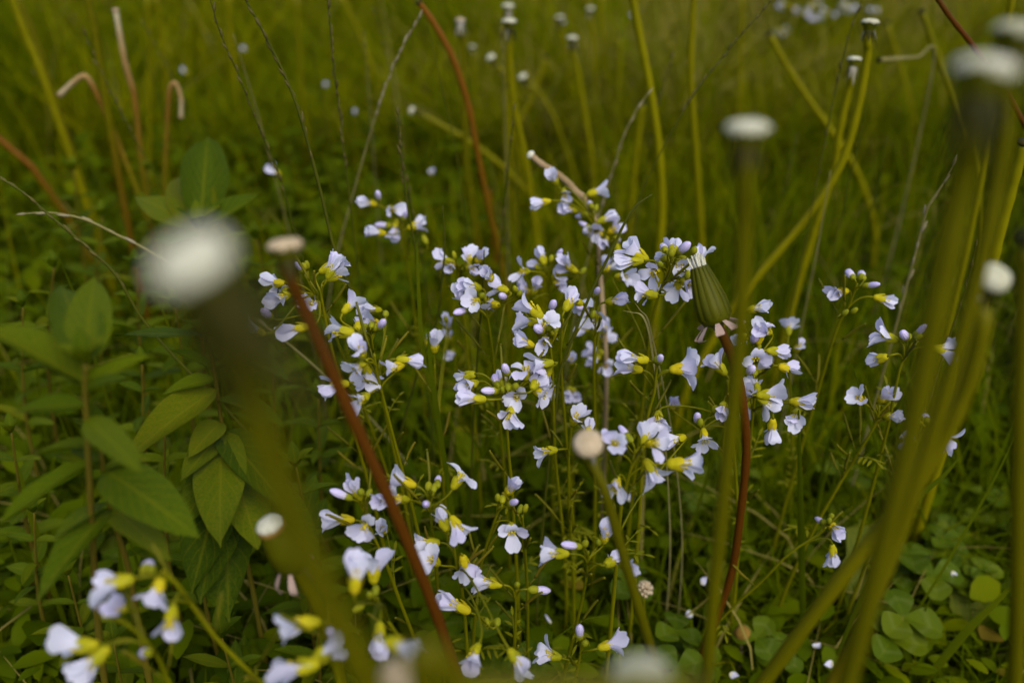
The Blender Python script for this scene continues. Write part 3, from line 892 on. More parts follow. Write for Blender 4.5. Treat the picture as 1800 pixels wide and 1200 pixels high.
cuckoo('low cuckooflower with a white tipped bud between two sideways flowers in the clover', .37, (1024, 1130), [(1016, 1170), (1010, 1198)], [(1019, 1123, 1017, 1090, 'c'), (987, 1156, 944, 1140, 'h', 1), (1051, 1139, 1095, 1130, 'h', -1), (1026, 1132, 1028, 1122, 'g')], pods=2, leaves=1)
cuckoo('blurred cuckooflower with two bells and open flower over crinkled leaves, on a long slanting stem', .28, (286, 1000), [(318, 1035), (377, 1117), (455, 1196)], [
    (236, 1016, 164, 1032, 'h', 1), (221, 1072, 220, 1040, 'b'), (284, 1010, 276, 1052, 'o', 1), (306, 1062, 303, 1116, 'h', 1), (252, 1006, 244, 1001, 'c'), (262, 1000, 262, 990, 'g'), (270, 1002, 272, 992, 'g')], lean=.05)
cuckoo('blurred cuckooflower with two large bells hanging low, beside a white round bud', .275, (206, 1085), [(240, 1110), (275, 1150), (296, 1198)], [
    (174, 1132, 96, 1136, 'h', -1), (192, 1134, 138, 1188, 'h', 1), (264, 1146, 232, 1162, 'c'), (190, 1082, 182, 1073, 'c'), (204, 1082, 202, 1070, 'g'), (196, 1084, 190, 1074, 'g')], lean=.05)
cuckoo('blurred cuckooflower with three large bells around one yellow centre under the pale bud', .28, (575, 1100), [(582, 1140), (594, 1190)], [
    (563, 1093, 488, 1094, 'h', 1), (562, 1166, 480, 1178, 'h', -1), (548, 1162, 598, 1128, 'h', -1), (582, 1112, 587, 1094, 'c')], lean=.05, pods=2)
cuckoo('cuckooflower with two long upright bells held above round green buds', .325, (662, 1048), [(672, 1078), (688, 1100), (720, 1150)], [
    (623, 1044, 628, 968, 'b', -1, -.035), (657, 1027, 657, 968, 'h', -1, .01), (652, 1050, 650, 1036, 'g'), (658, 1046, 660, 1032, 'g'), (640, 1062, 622, 1070, 'g'), (668, 1092, 668, 1142, 'b', 1, -.02), (676, 1126, 742, 1138, 'h', 1, -.07)], lean=.05, pods=3)
cuckoo('cuckooflower standing apart with three small buds over two sideways flowers', .43, (1507, 498), [(1491, 541), (1471, 577), (1440, 680)], [
    (1491, 511, 1455, 516, 'h', 1), (1535, 522, 1581, 529, 'b'), (1502, 490, 1500, 473, 'c'), (1518, 491, 1524, 476, 'c'), (1516, 503, 1534, 501, 'c'), (1509, 492, 1510, 482, 'g'), (1480, 554, 1486, 545, 'g'), (1496, 550, 1502, 542, 'g')])
cuckoo('cuckooflower framed between the two thick olive stalks, lilac buds at its tip', .40, (1603, 602), [(1594, 622), (1581, 650), (1563, 740), (1548, 800)], [
    (1579, 599, 1532, 582, 'h', -1), (1594, 598, 1574, 583, 'c'), (1606, 592, 1614, 571, 'c'), (1600, 598, 1602, 586, 'g'), (1608, 596, 1614, 588, 'g'), (1560, 626, 1541, 637, 'b'), (1638, 611, 1682, 618, 'h', -1)])
cuckoo('cuckooflower with ragged white petals on red brown pods near the thick olive stalk', .42, (1546, 712), [(1541, 740), (1522, 775), (1491, 825)], [
    (1520, 708, 1502, 694, 'o', 1), (1543, 706, 1559, 684, 'b'), (1554, 733, 1574, 726, 'b'), (1568, 700, 1572, 694, 'g')], pods=8)
cuckoo('cuckooflower with one drooping flower beyond the thick olive stalk', .42, (1628, 742), [(1616, 770), (1590, 830)], [(1648, 757, 1672, 778, 'o', -1), (1626, 742, 1628, 728, 'g'), (1632, 742, 1639, 732, 'c'), (1620, 744, 1616, 736, 'g'), (1584, 774, 1578, 760, 'b'), (1580, 790, 1577, 776, 'c')], pods=4)
cuckoo('thin bowed cuckooflower with one hanging bell over the dark grass', .42, (1452, 926), [(1440, 938), (1387, 973), (1340, 1020), (1310, 1047)], [(1463, 956, 1471, 996, 'b'), (1455, 922, 1444, 916, 'c'), (1458, 918, 1466, 934, 'b'), (1460, 912, 1458, 900, 'g'), (1456, 918, 1454, 908, 'g')], rad=.6, pods=2, leaves=1)
cuckoo('lone white cuckooflower bell in the grass beyond a leaning culm', .60, (495, 310), [(498, 360), (502, 430)], [(494, 308, 480, 298, 'h', 1)], scale=.9, pods=1)
cuckoo('small soft cuckooflower low behind the tall lilac bud', .56, (795, 590), [(800, 640)], [(790, 600, 784, 580, 'b'), (796, 615, 790, 628, 'b'), (752, 605, 757, 590, 'b')], scale=.9, pods=2)
# the far tuft
for i, (u, v) in enumerate([(1386, 8), (1410, 18), (1436, 10), (1462, 20), (1486, 6), (1545, 18), (1378, 52), (1440, 30), (1500, 14)]):
    fl = []
    for k in range(3):
        a, c = u + random.uniform(-10, 10), v + random.uniform(-7, 7)
        q = random.uniform(0, 6.28)
        fl.append((a, c, a + 13 * math.cos(q), c + 8 * math.sin(q), random.choice('hob'), 1))
    cuckoo('far blurred cuckooflower in the pale tuft beyond the meadow', 1.15 + random.uniform(-.08, .08), (u, v + 8), [(u + random.uniform(-5, 5), v + 60)], fl, pods=0, leaves=0, scale=.72, group='far tuft of cuckooflowers')
for i, (u, v, d) in enumerate([(433, 92, 1.0), (572, 156, .95), (622, 205, .85), (760, 310, .75), (985, 45, 1.05), (120, 420, .8), (1340, 640, .6), (330, 130, 1.0), (1120, 32, 1.1)]):
    cuckoo('tiny far white flower lost in the green meadow', d, (u, v + 4), [(u + random.uniform(-6, 6), v + 60)], [(u, v, u + random.uniform(-12, 12), v - 8, random.choice('hb'), 1)], pods=0, leaves=0, scale=.6, group='scattered far white flowers')


# ------------------------------------------------------------------ spent dandelions
def recept_mesh(r, mat, dome=.42):
    b = MB()
    n, rings = 22, 7
    vs, fs = [(0, 0, r * dome)], []
    for j in range(1, rings + 1):
        q = j / rings
        for k in range(n):
            a = 2 * math.pi * (k + .5 * (j % 2)) / n
            rr = r * math.sin(q * math.pi * .5) ** .9
            z = r * dome * math.cos(q * math.pi * .5) ** .8 + (.03 * r * math.sin(5 * a + 9 * q) if j < rings else 0)
            z += random.uniform(-.03, .03) * r
            vs.append((rr * math.cos(a), rr * math.sin(a), z))
    for k in range(n):
        fs.append((0, 1 + k, 1 + (k + 1) % n))
    for j in range(rings - 1):
        for k in range(n):
            a = 1 + j * n
            fs.append((a + k, a + n + k, a + n + (k + 1) % n, a + (k + 1) % n))
    b.add(vs, fs)
    o = len(b.v)
    # underside
    b.lathe([(r * .98, 0), (r * .9, -r * .22), (r * .5, -r * .5)], n, .01)
    return b.mesh('receptacle', mat)


def bract_mesh(L, wd, droop, mat):
    b = MB()

    def fn(s, t):
        a = droop * min(1, s * 1.6)
        return (math.sin(a) * L * s * .34 + s * .0006, wd * t * (1 - s ** 1.6), -L * s * (.25 + .75 * min(1, s * 1.5)) - abs(t) * wd * .3)
    return b.grid(5, 2, fn).mesh('bract', mat)


def dandelion(label, head, wpx, d, px, axis, stem_mat='dstem', lean=0.0, disc='receptacle', rad=2.2, bracts=11, grey=.25, group='spent dandelions', disc_mm=None, bract_len=11, bract_mat='bract', dome=.42, ground=True, br=.45):
    hp = P(head[0], head[1], d)
    r = (wpx * d / FPX) / 2
    ax = RT * axis[0] - UP * axis[1] - FW * axis[2]
    ax = ax / np.linalg.norm(ax)
    neck = hp - ax * r * .55
    pts = stem_path(neck, px, lean, ground)
    pts.insert(1, neck - ax * .006)
    path = smooth_path(pts, 6)
    root = path[-1].copy()
    root[2] = 0
    t = thing('dandelion', label, 'dandelion', root, group)
    lo = [p - root for p in path]
    lo[-1][2] = -.004
    b = MB().tube(lo, [rad * .8 * mm, rad * mm, rad * mm, rad * 1.1 * mm, rad * 1.2 * mm], 12)
    link('stem', b.mesh('stem', M[stem_mat]), t)
    hm = Matrix.Translation(Vector(hp - root)) @ frame(ax, roll=random.uniform(0, 6))
    h = link('receptacle', recept_mesh(r, M[disc], dome), t, hm)
    cup = MB().lathe([(rad * .8 * mm, -r * 1.15), (rad * 1.25 * mm, -r * .95), (r * .62, -r * .55), (r * .93, -r * .2), (r * .97, -r * .04)], 16, .03)
    link('cup', cup.mesh('cup', M['involucre' if bract_mat == 'bract' else bract_mat]), h)
    k1 = r / 4.7e-3
    for k in range(bracts):
        a = 2 * math.pi * k / bracts + random.uniform(-.15, .15)
        gm = random.random() < grey
        me = bract_mesh(bract_len * mm * k1 * random.uniform(.4, 1.15), 1.1 * mm * k1 * random.uniform(.8, 1.2), random.uniform(.1, 1.3), M['bract_grey' if gm else bract_mat])
        link('bract', me, h, Matrix.Rotation(a, 4, 'Z') @ Matrix.Translation((r * br, 0, -r * .5)))
    return t


dandelion('big blurred cream dandelion button on a dark drooping collar, rising over the leafy herbs', (340, 462), 150, .10, [(408, 600), (450, 720), (510, 900), (590, 1080), (650, 1198)], (-.32, -.72, .55), rad=1.9, bract_len=20, grey=0, bracts=22, dome=.6, br=.72)
dandelion('tan dandelion button on the slanting red stalk', (501, 432), 64, .245, [(536, 545), (600, 690), (690, 890), (760, 1060), (806, 1190)], (-.12, -.95, .22), 'dstem_red', rad=1.75, disc='receptacle_tan', bract_len=7, grey=0, bracts=9)
dandelion('cream dandelion disc with grey withered collar on the tall upright olive stalk', (1314, 228), 82, .19, [(1308, 420), (1300, 600), (1280, 800), (1258, 1010), (1242, 1198)], (0, -.97, .16), rad=1.65, grey=.25, bract_len=8.5, bracts=8)
dandelion('broad blurred cream dandelion disc on the thickest olive stalk', (1730, 124), 112, .148, [(1690, 320), (1655, 500), (1610, 720), (1555, 950), (1490, 1198)], (.12, -.97, .14), rad=2.1, grey=.08, bract_len=13, bracts=10)
dandelion('cream dandelion disc just above the broad one, cut by the picture edge', (1786, 58), 86, .18, [(1764, 250), (1720, 480), (1640, 760), (1560, 1000), (1462, 1198)], (.15, -.96, .16), 'dstem_mix', rad=1.6, grey=0)
dandelion('small cream dandelion ball on a sweeping bowed olive stalk', (1746, 490), 58, .235, [(1728, 570), (1692, 700), (1612, 850), (1490, 1000), (1345, 1195)], (.05, -.55, .85), rad=2.2, lean=-.02, grey=.15, bract_len=7, dome=.75)
dandelion('tan blurred dandelion button low among the white bells', (1034, 780), 54, .28, [(1062, 860), (1094, 970), (1130, 1090), (1160, 1195)], (-.1, -.55, .8), rad=1.6, disc='receptacle_tan', grey=.1, bract_len=7, dome=.7, bract_mat='involucre')
dandelion('blurred tan dandelion button at the very foot of the picture', (706, 1188), 78, .17, [(722, 1300)], (0, -.85, .45), disc='receptacle_tan', rad=1.9, dome=.6)
dandelion('blurred pale dandelion disc at the foot of the clover', (1128, 1192), 110, .15, [(1120, 1330)], (0, -.9, .3), rad=2.0, dome=.5)
# far ones
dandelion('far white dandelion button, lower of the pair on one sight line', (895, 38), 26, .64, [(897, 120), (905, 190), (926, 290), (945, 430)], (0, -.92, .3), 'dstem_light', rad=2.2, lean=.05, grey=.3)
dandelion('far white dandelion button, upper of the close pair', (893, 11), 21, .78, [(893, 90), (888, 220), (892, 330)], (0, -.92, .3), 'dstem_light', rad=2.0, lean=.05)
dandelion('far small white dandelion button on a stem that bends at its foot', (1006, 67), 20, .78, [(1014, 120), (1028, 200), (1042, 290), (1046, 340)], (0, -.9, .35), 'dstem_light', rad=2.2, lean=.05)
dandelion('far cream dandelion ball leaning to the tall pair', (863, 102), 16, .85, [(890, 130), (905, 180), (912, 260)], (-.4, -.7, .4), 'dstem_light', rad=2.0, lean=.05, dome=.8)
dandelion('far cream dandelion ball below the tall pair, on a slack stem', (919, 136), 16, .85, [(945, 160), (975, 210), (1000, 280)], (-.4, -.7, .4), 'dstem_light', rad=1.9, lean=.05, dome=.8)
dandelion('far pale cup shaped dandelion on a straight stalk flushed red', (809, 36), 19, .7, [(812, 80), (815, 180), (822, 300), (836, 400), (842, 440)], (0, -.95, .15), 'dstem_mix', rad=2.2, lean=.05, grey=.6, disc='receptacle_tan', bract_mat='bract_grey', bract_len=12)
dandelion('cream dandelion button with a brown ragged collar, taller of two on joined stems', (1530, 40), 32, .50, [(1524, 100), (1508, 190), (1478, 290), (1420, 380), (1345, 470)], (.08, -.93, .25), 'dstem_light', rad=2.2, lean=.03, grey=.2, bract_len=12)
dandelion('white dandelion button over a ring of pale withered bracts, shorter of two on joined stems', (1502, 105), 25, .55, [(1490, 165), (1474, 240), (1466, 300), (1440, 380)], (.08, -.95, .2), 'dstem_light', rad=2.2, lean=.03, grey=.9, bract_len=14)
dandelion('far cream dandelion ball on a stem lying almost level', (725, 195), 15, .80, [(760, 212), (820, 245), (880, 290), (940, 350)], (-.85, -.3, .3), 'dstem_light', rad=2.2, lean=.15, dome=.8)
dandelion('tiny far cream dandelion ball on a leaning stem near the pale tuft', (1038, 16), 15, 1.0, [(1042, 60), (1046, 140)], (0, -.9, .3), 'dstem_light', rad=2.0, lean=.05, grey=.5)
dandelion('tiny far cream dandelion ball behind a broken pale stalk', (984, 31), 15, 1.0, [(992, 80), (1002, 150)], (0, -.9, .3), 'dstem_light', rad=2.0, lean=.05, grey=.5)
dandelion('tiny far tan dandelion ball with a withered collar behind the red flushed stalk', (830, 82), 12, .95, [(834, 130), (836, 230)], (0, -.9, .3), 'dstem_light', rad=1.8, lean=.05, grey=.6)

# the closed head beside the star flower
hp = P(1229, 470, .375)
tail = P(1262, 572, .375)
ax = (hp - tail) / np.linalg.norm(hp - tail)
Lh = np.linalg.norm(hp - tail)
pts = stem_path(tail, [(1284, 620), (1303, 690), (1312, 790), (1302, 900), (1285, 1010), (1250, 1110), (1218, 1195)], .0)
path = smooth_path(pts, 6)
root = path[-1].copy(); root[2] = 0
t = thing('dandelion', 'closed green dandelion head with a white tuft and pink curled bracts on a red stalk', 'dandelion', root, 'spent dandelions')
lo = [p - root for p in path]; lo[-1][2] = -.004
link('stem', MB().tube(lo, [2.0 * mm, 1.7 * mm, 1.8 * mm, 1.9 * mm], 10).mesh('stem', M['dstem_red']), t)
hm = Matrix.Translation(Vector(tail - root)) @ frame(ax)
h = link('involucre', MB().lathe([(2.0 * mm, -.5 * mm), (5.2 * mm, 1.2 * mm), (6.3 * mm, 4 * mm), (6.0 * mm, Lh * .42), (4.8 * mm, Lh * .68), (3.6 * mm, Lh * .9), (2.9 * mm, Lh)], 18, .02).mesh('involucre', M['involucre']), t, hm)
for k in range(13):
    a = 2 * math.pi * k / 13

    def fn(s, t_, a=a):
        z = Lh * (.02 + .99 * s)
        r = np.interp(z, [0, 1.2 * mm, 4 * mm, Lh * .42, Lh * .68, Lh * .9, Lh * 1.02], [3 * mm, 5.2 * mm, 6.3 * mm, 6.0 * mm, 4.8 * mm, 3.6 * mm, 2.9 * mm]) + (.5 - .35 * t_ * t_) * mm
        aa = a + t_ * .2
        return (r * math.cos(aa), r * math.sin(aa), z)
    link('bract', MB().grid(7, 3, fn).mesh('bract', M['involucre']), h)
tuft = MB()
for k in range(46):
    a, q = random.uniform(0, 6.28), random.uniform(0, 2.3) * mm
    e = random.uniform(1.0, 1.7)
    tuft.tube([(q * math.cos(a), q * math.sin(a), Lh * .92), (e * q * math.cos(a), e * q * math.sin(a), Lh + random.uniform(2.5, 5.5) * mm)], [.5 * mm, .3 * mm], 4)
link('tuft', tuft.mesh('tuft', M['receptacle']), h)
for k in range(8):
    a = k * .785 + random.uniform(-.2, .2)
    b = MB().grid(6, 2, lambda s, t_: (5.0 * mm + 5.5 * mm * math.sin(s * 2.6), 1.7 * mm * t_ * math.sin(math.pi * (.15 + .75 * s)), 2 * mm - 7.0 * mm * s + 3 * mm * s * s))
    link('bract', b.mesh('bract', M['bract_pink']), h, Matrix.Rotation(a, 4, 'Z') @ Matrix.Rotation(R(random.uniform(-15, 20)), 4, 'Y'))

# the pale cut-off bud lying towards the leafy herbs
hp = P(472, 920, .30)
tail = P(520, 1000, .31)
ax = (hp - tail) / np.linalg.norm(hp - tail)
Lh = np.linalg.norm(hp - tail)
pts = stem_path(tail, [(545, 1040), (570, 1100), (600, 1195)], .0)
path = smooth_path(pts, 6)
root = path[-1].copy(); root[2] = 0
t = thing('dandelion', 'pale yellow tipped dandelion bud tilted over among the herb leaves', 'dandelion', root, 'spent dandelions')
lo = [p - root for p in path]; lo[-1][2] = -.004
link('stem', MB().tube(lo, [2.0 * mm, 1.9 * mm, 2.1 * mm], 10).mesh('stem', M['dstem']), t)
hm = Matrix.Translation(Vector(tail - root)) @ frame(ax)
h = link('involucre', MB().lathe([(2.0 * mm, -.5 * mm), (4.6 * mm, 1.5 * mm), (5.6 * mm, 4.5 * mm), (5.2 * mm, Lh * .55), (4.2 * mm, Lh * .85), (3.9 * mm, Lh * .93)], 16, .03).mesh('involucre', M['involucre']), t, hm)
link('cut_top', MB().lathe([(3.9 * mm, Lh * .92), (4.1 * mm, Lh * .99), (3.4 * mm, Lh + .9 * mm), (1.8 * mm, Lh + 1.6 * mm), (.4 * mm, Lh + 1.8 * mm)], 14, .05).mesh('cut_top', M['receptacle']), h)
link('rim', MB().lathe([(4.15 * mm, Lh * .86), (4.5 * mm, Lh * .90), (4.2 * mm, Lh * .945)], 14, .05).mesh('rim', M['deadhead']), h)
for k in range(7):
    a = k * .9
    b = MB().grid(5, 2, lambda s, t_: (4.6 * mm + 3.5 * mm * math.sin(s * 2.4), 1.2 * mm * t_ * math.sin(math.pi * (.15 + .75 * s)), 2.5 * mm - 8.5 * mm * s + 2 * mm * s * s))
    link('bract', b.mesh('bract', M['bract_pink' if k % 3 == 0 else 'bract']), h, Matrix.Rotation(a, 4, 'Z'))


# headless stalks: heads broken off or above the picture
def bare_stalk(label, px, d, mat, rad, lean=.05, down=True, name='bare_stalk', bend=None, thin=1.0):
    head = P(px[0][0], px[0][1], d)
    if down:
        pts = stem_path(head, px[1:], lean)
    else:
        pts = [P(u, v, d + (bend or 0) * i) for i, (u, v) in enumerate(px)]
        e = pts[-1]
        pts += [np.array([e[0] + .01, e[1] + .02, e[2] * .5]), np.array([e[0] + .01, e[1] + .03, 0])]
    path = smooth_path(pts, 6)
    root = path[-1].copy(); root[2] = 0
    lo = [p - root for p in path]; lo[-1][2] = -.004
    t = thing(name, label, 'stalk', root, 'bare dandelion stalks')
    link('stem', MB().tube(lo, [rad * .9 * mm, rad * mm * min(1, thin * 1.6), rad * 1.1 * mm * thin, rad * 1.1 * mm * thin], 9).mesh('stem', M[mat]), t)
    rim = MB()
    a = np.array(lo[0]); b_ = np.array(lo[1])
    dr = (a - b_) / np.linalg.norm(a - b_)
    rim.tube([a - dr * .001, a + dr * .0008], [rad * 1.06 * mm, rad * 1.12 * mm], 9)
    link('cut_end', rim.mesh('cut_end', M['bract'] if mat != 'dstem_pale' else M['dry']), t)
    return t


bare_stalk('arching rusty red dandelion stalk sweeping down to the soft white fans', [(736, 4), (762, 40), (795, 100), (822, 180), (838, 260), (856, 350), (872, 420)], .58, 'dstem_rust', 2.0)
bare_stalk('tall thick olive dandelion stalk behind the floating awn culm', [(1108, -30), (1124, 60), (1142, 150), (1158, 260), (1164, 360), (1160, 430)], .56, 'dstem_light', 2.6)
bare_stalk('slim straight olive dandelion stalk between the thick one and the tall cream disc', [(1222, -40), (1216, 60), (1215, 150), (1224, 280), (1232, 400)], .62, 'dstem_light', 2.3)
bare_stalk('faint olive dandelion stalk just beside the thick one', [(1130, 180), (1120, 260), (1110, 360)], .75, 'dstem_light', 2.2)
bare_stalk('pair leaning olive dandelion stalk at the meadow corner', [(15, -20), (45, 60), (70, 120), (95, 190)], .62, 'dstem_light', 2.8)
bare_stalk('olive dandelion stalk flushed orange beside the leaning one', [(30, -10), (62, 70), (88, 150)], .66, 'dstem_mix', 2.4)
bare_stalk('orange brown dandelion stalk leaning behind the broken pale tip', [(152, -10), (164, 40), (172, 90), (190, 200)], .60, 'dstem_mix', 2.3)
bare_stalk('broken dandelion stalk with a pale dry tip and orange middle', [(203, 18), (212, 70), (222, 120), (236, 170), (245, 250)], .62, 'dstem_pale', 1.9)
bare_stalk('bent over dandelion stalk with its white side up, folded like an elbow', [(106, 166), (130, 144), (150, 134), (168, 160), (190, 210), (215, 270)], .64, 'dstem_pale', 1.8)
bare_stalk('folded dandelion stalk with a pinkish bend like a hairpin', [(318, 205), (318, 172), (308, 146), (298, 160), (294, 220), (292, 260)], .66, 'dstem_pale', 1.5)
bare_stalk('rusty fallen stalk fragment in the corner leaves', [(-10, 236), (20, 262), (55, 292), (70, 312)], .72, 'dstem_rust', 2.2)
bare_stalk('dark red bare stalk slanting to the broad cream disc', [(1636, -20), (1670, 30), (1702, 70), (1722, 98)], .45, 'dstem_red', 1.3)
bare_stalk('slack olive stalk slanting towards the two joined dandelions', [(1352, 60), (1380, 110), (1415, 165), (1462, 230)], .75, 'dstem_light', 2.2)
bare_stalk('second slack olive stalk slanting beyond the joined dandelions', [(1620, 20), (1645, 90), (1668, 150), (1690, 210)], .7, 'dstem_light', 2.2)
bare_stalk('pale broken stalk lying level beside the cream button with ragged collar', [(1545, 106), (1580, 103), (1612, 101), (1642, 104)], .62, 'stalk_pale', 1.7, down=False, bend=.01, thin=.35)
bare_stalk('upright olive dandelion stalk at the edge beyond the sweeping bowed one', [(1804, 420), (1796, 640), (1790, 860), (1788, 1060), (1784, 1195)], .20, 'dstem', 2.0, lean=.0)
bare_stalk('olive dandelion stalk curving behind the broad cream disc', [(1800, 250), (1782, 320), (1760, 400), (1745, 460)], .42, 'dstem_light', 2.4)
bare_stalk('dim orange stalk deep behind the red stalk with the cup', [(858, 330), (866, 400), (872, 470)], .8, 'dstem_rust', 2.0)
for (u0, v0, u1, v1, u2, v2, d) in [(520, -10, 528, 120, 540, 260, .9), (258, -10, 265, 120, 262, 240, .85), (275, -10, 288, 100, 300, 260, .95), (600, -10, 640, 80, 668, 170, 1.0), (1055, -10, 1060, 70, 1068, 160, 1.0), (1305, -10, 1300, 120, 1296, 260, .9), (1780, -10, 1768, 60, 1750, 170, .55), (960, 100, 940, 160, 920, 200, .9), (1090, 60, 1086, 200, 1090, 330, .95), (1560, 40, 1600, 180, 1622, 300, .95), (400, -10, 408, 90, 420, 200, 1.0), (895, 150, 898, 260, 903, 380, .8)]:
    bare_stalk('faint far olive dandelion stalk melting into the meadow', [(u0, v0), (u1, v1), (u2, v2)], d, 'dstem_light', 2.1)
# the tan dry stalk caught in the topmost flowers
b = MB()
A = [P(u, v, .50) for (u, v) in [(934, 273), (952, 288), (975, 302), (1000, 322), (1012, 336), (1030, 352), (1046, 392), (1052, 440), (1058, 520), (1066, 640)]]
e = A[-1]
A += [np.array([e[0] + .004, e[1] + .02, e[2] * .5]), np.array([e[0] + .006, e[1] + .03, 0])]
path = smooth_path(A, 5)
root = path[-1].copy()
t = thing('dry_stalk', 'tan dry stalk with a small pale knob bent over the topmost flower cluster', 'stalk', root)
lo = [p - root for p in path]; lo[-1][2] = -.003
link('stem', MB().tube(lo, [1.5 * mm, 1.7 * mm, 1.8 * mm, 1.5 * mm, 1.2 * mm, 1.2 * mm], 8, bump=.12).mesh('stem', M['dry']), t)
link('knob', MB().lathe([(.6 * mm, -1.5 * mm), (2.2 * mm, -.4 * mm), (2.3 * mm, .8 * mm), (1.2 * mm, 2.0 * mm)], 10, .06).mesh('knob', M['receptacle']), t, Matrix.Translation(Vector(lo[0])) @ frame(lo[0] - lo[2]))

bare_stalk('very blurred olive stalk lying along the foot of the picture under the clover', [(1230, 1205), (1100, 1206), (960, 1208), (820, 1206), (740, 1225)], .13, 'dstem', 1.6, down=False)


# ------------------------------------------------------------------ grass culms with spikelets
def spike_mesh(L, wd, mat):
    b = MB()
    b.lathe([(.15 * wd, 0), (.8 * wd, L * .25), (wd, L * .5), (.55 * wd, L * .8), (.05 * wd, L)], 6, .05)
    return b.mesh('spikelet', mat)


SPK = {'spikelet': [spike_mesh(5.5 * mm, .75 * mm, M['spikelet']), spike_mesh(4.5 * mm, .65 * mm, M['spikelet'])],
       'spikelet_pale': [spike_mesh(7 * mm, .8 * mm, M['spikelet_pale']), spike_mesh(6 * mm, .7 * mm, M['spikelet_pale'])]}


def culm(label, d, px, rad=.5, mat='stalk_dark', spikes=0, span=.3, smat='spikelet', lean=.08, d1=None, group='grass culms', start=0.0, ang=.25):
    head = P(px[0][0], px[0][1], d)
    pts = stem_path(head, px[1:], lean)
    path = smooth_path(pts, 7)
    root = path[-1].copy(); root[2] = 0
    t = thing('grass_culm', label, 'grass', root, group)
    lo = [p - root for p in path]; lo[-1][2] = -.003
    link('stem', MB().tube(lo, [rad * .5 * mm, rad * mm, rad * mm, rad * 1.15 * mm, rad * 1.2 * mm], 5).mesh('stem', M[mat]), t)
    cum = np.cumsum([0] + [np.linalg.norm(lo[i + 1] - lo[i]) for i in range(len(lo) - 1)])
    for k in range(spikes):
        q = (start + (span - start) * (k + .3) / spikes) * cum[-1]
        i = int(np.searchsorted(cum, q)) - 1
        i = max(0, min(i, len(lo) - 2))
        f = (q - cum[i]) / (cum[i + 1] - cum[i] + 1e-9)
        p = lo[i] * (1 - f) + lo[i + 1] * f
        up = lo[i] - lo[i + 1]
        up = up / np.linalg.norm(up)
        side = np.array([random.uniform(-1, 1), random.uniform(-1, 1), random.uniform(-.3, .3)]) * ang
        s = random.uniform(.8, 1.15)
        link('spikelet', random.choice(SPK[smat]), t, Matrix.Translation(Vector(p)) @ frame(up + side) @ Matrix.Scale(s, 4))
    return t


culm('dark culm with a long thin spike beside the lone white bell', .42, [(368, -6), (388, 60), (425, 145), (462, 240), (492, 312), (520, 410), (545, 500)], .45, spikes=18, span=.30)
culm('long dark culm running down in front of the big ruffled flower', .36, [(432, 0), (470, 70), (520, 180), (562, 330), (590, 445), (617, 512), (640, 580), (668, 680)], .75, spikes=14, span=.20, lean=.04)
culm('dark culm with a stiff spike over the picture top above the red arch', .44, [(573, -20), (580, 40), (586, 110), (600, 220), (612, 330), (630, 480)], .5, spikes=22, span=.28)
culm('slender culm with a silver spike drooping near the head of the red arch', .50, [(738, 32), (722, 58), (705, 88), (690, 120), (674, 165), (652, 230), (610, 380)], .45, 'stalk_pale', 13, .22, 'spikelet_pale')
culm('dark culm lying long and slanting over the leafy herbs', .40, [(-10, 308), (40, 338), (95, 385), (160, 440), (205, 485), (250, 560), (310, 630), (372, 692)], .7, spikes=16, span=.24, lean=.05)
culm('pale dry culm bowed across the corner leaves', .45, [(36, 376), (90, 374), (150, 386), (205, 412), (260, 440)], .6, 'stalk_pale', 14, .45, 'spikelet_pale', lean=.1)
culm('dark culm crossing in front of the crowded white cluster', .37, [(1146, 342), (1118, 362), (1098, 392), (1070, 450), (1040, 512), (1010, 585), (985, 650), (976, 720)], .62, lean=.04)
culm('long fine culm with a feathered tip passing over the slim straight stalk', .46, [(1366, -12), (1340, 20), (1300, 65), (1250, 125), (1205, 190), (1150, 290), (1110, 380)], .4, spikes=16, span=.22)
culm('dark culm with a slim spike near the joined dandelions', .48, [(1520, -10), (1496, 50), (1480, 110), (1462, 190), (1440, 300)], .5, spikes=15, span=.35)
culm('dark upright culm crossing the pale cluster behind the tan button', .44, [(700, 200), (704, 260), (716, 360), (730, 440), (738, 540), (748, 640)], .6, spikes=10, span=.14)
culm('straight dark culm beside the two white fans', .43, [(778, 362), (782, 430), (778, 480), (768, 560), (740, 640)], .5)
culm('short dark culm before the white fan above the clean bells', .42, [(851, 440), (850, 480), (846, 540), (840, 620)], .5)
culm('pale spike culm at the slim straight stalk, bent like a feather', .52, [(1142, 162), (1126, 182), (1112, 206), (1096, 240), (1080, 290)], .45, 'stalk_pale', 12, .4, 'spikelet_pale')
culm('short pale spike between the thick olive stalk and the grey collared disc', .45, [(1680, 285), (1660, 320), (1640, 350), (1628, 372), (1610, 440)], .6, 'stalk_pale', 10, .35, 'spikelet_pale')
culm('fine culm beading down beside the small cream ball', .40, [(1717, 425), (1700, 500), (1680, 560), (1662, 610), (1640, 680)], .45, spikes=10, span=.4)
culm('dark fine culm behind the two joined dandelion stems', .55, [(1522, 190), (1508, 260), (1490, 330), (1470, 420)], .5)
culm('thin dark culm with brown spike under the tall white buttons', .50, [(903, 188), (900, 230), (896, 270), (890, 330)], .5, spikes=12, span=.4)
culm('long fine culm near the silver spike', .5, [(750, 40), (765, 100), (780, 170), (800, 260), (815, 360)], .35)
culm('brown spike culm in the soft grass above the pale cluster', .5, [(700, 195), (703, 230), (710, 290), (718, 330)], .5, spikes=14, span=.35)
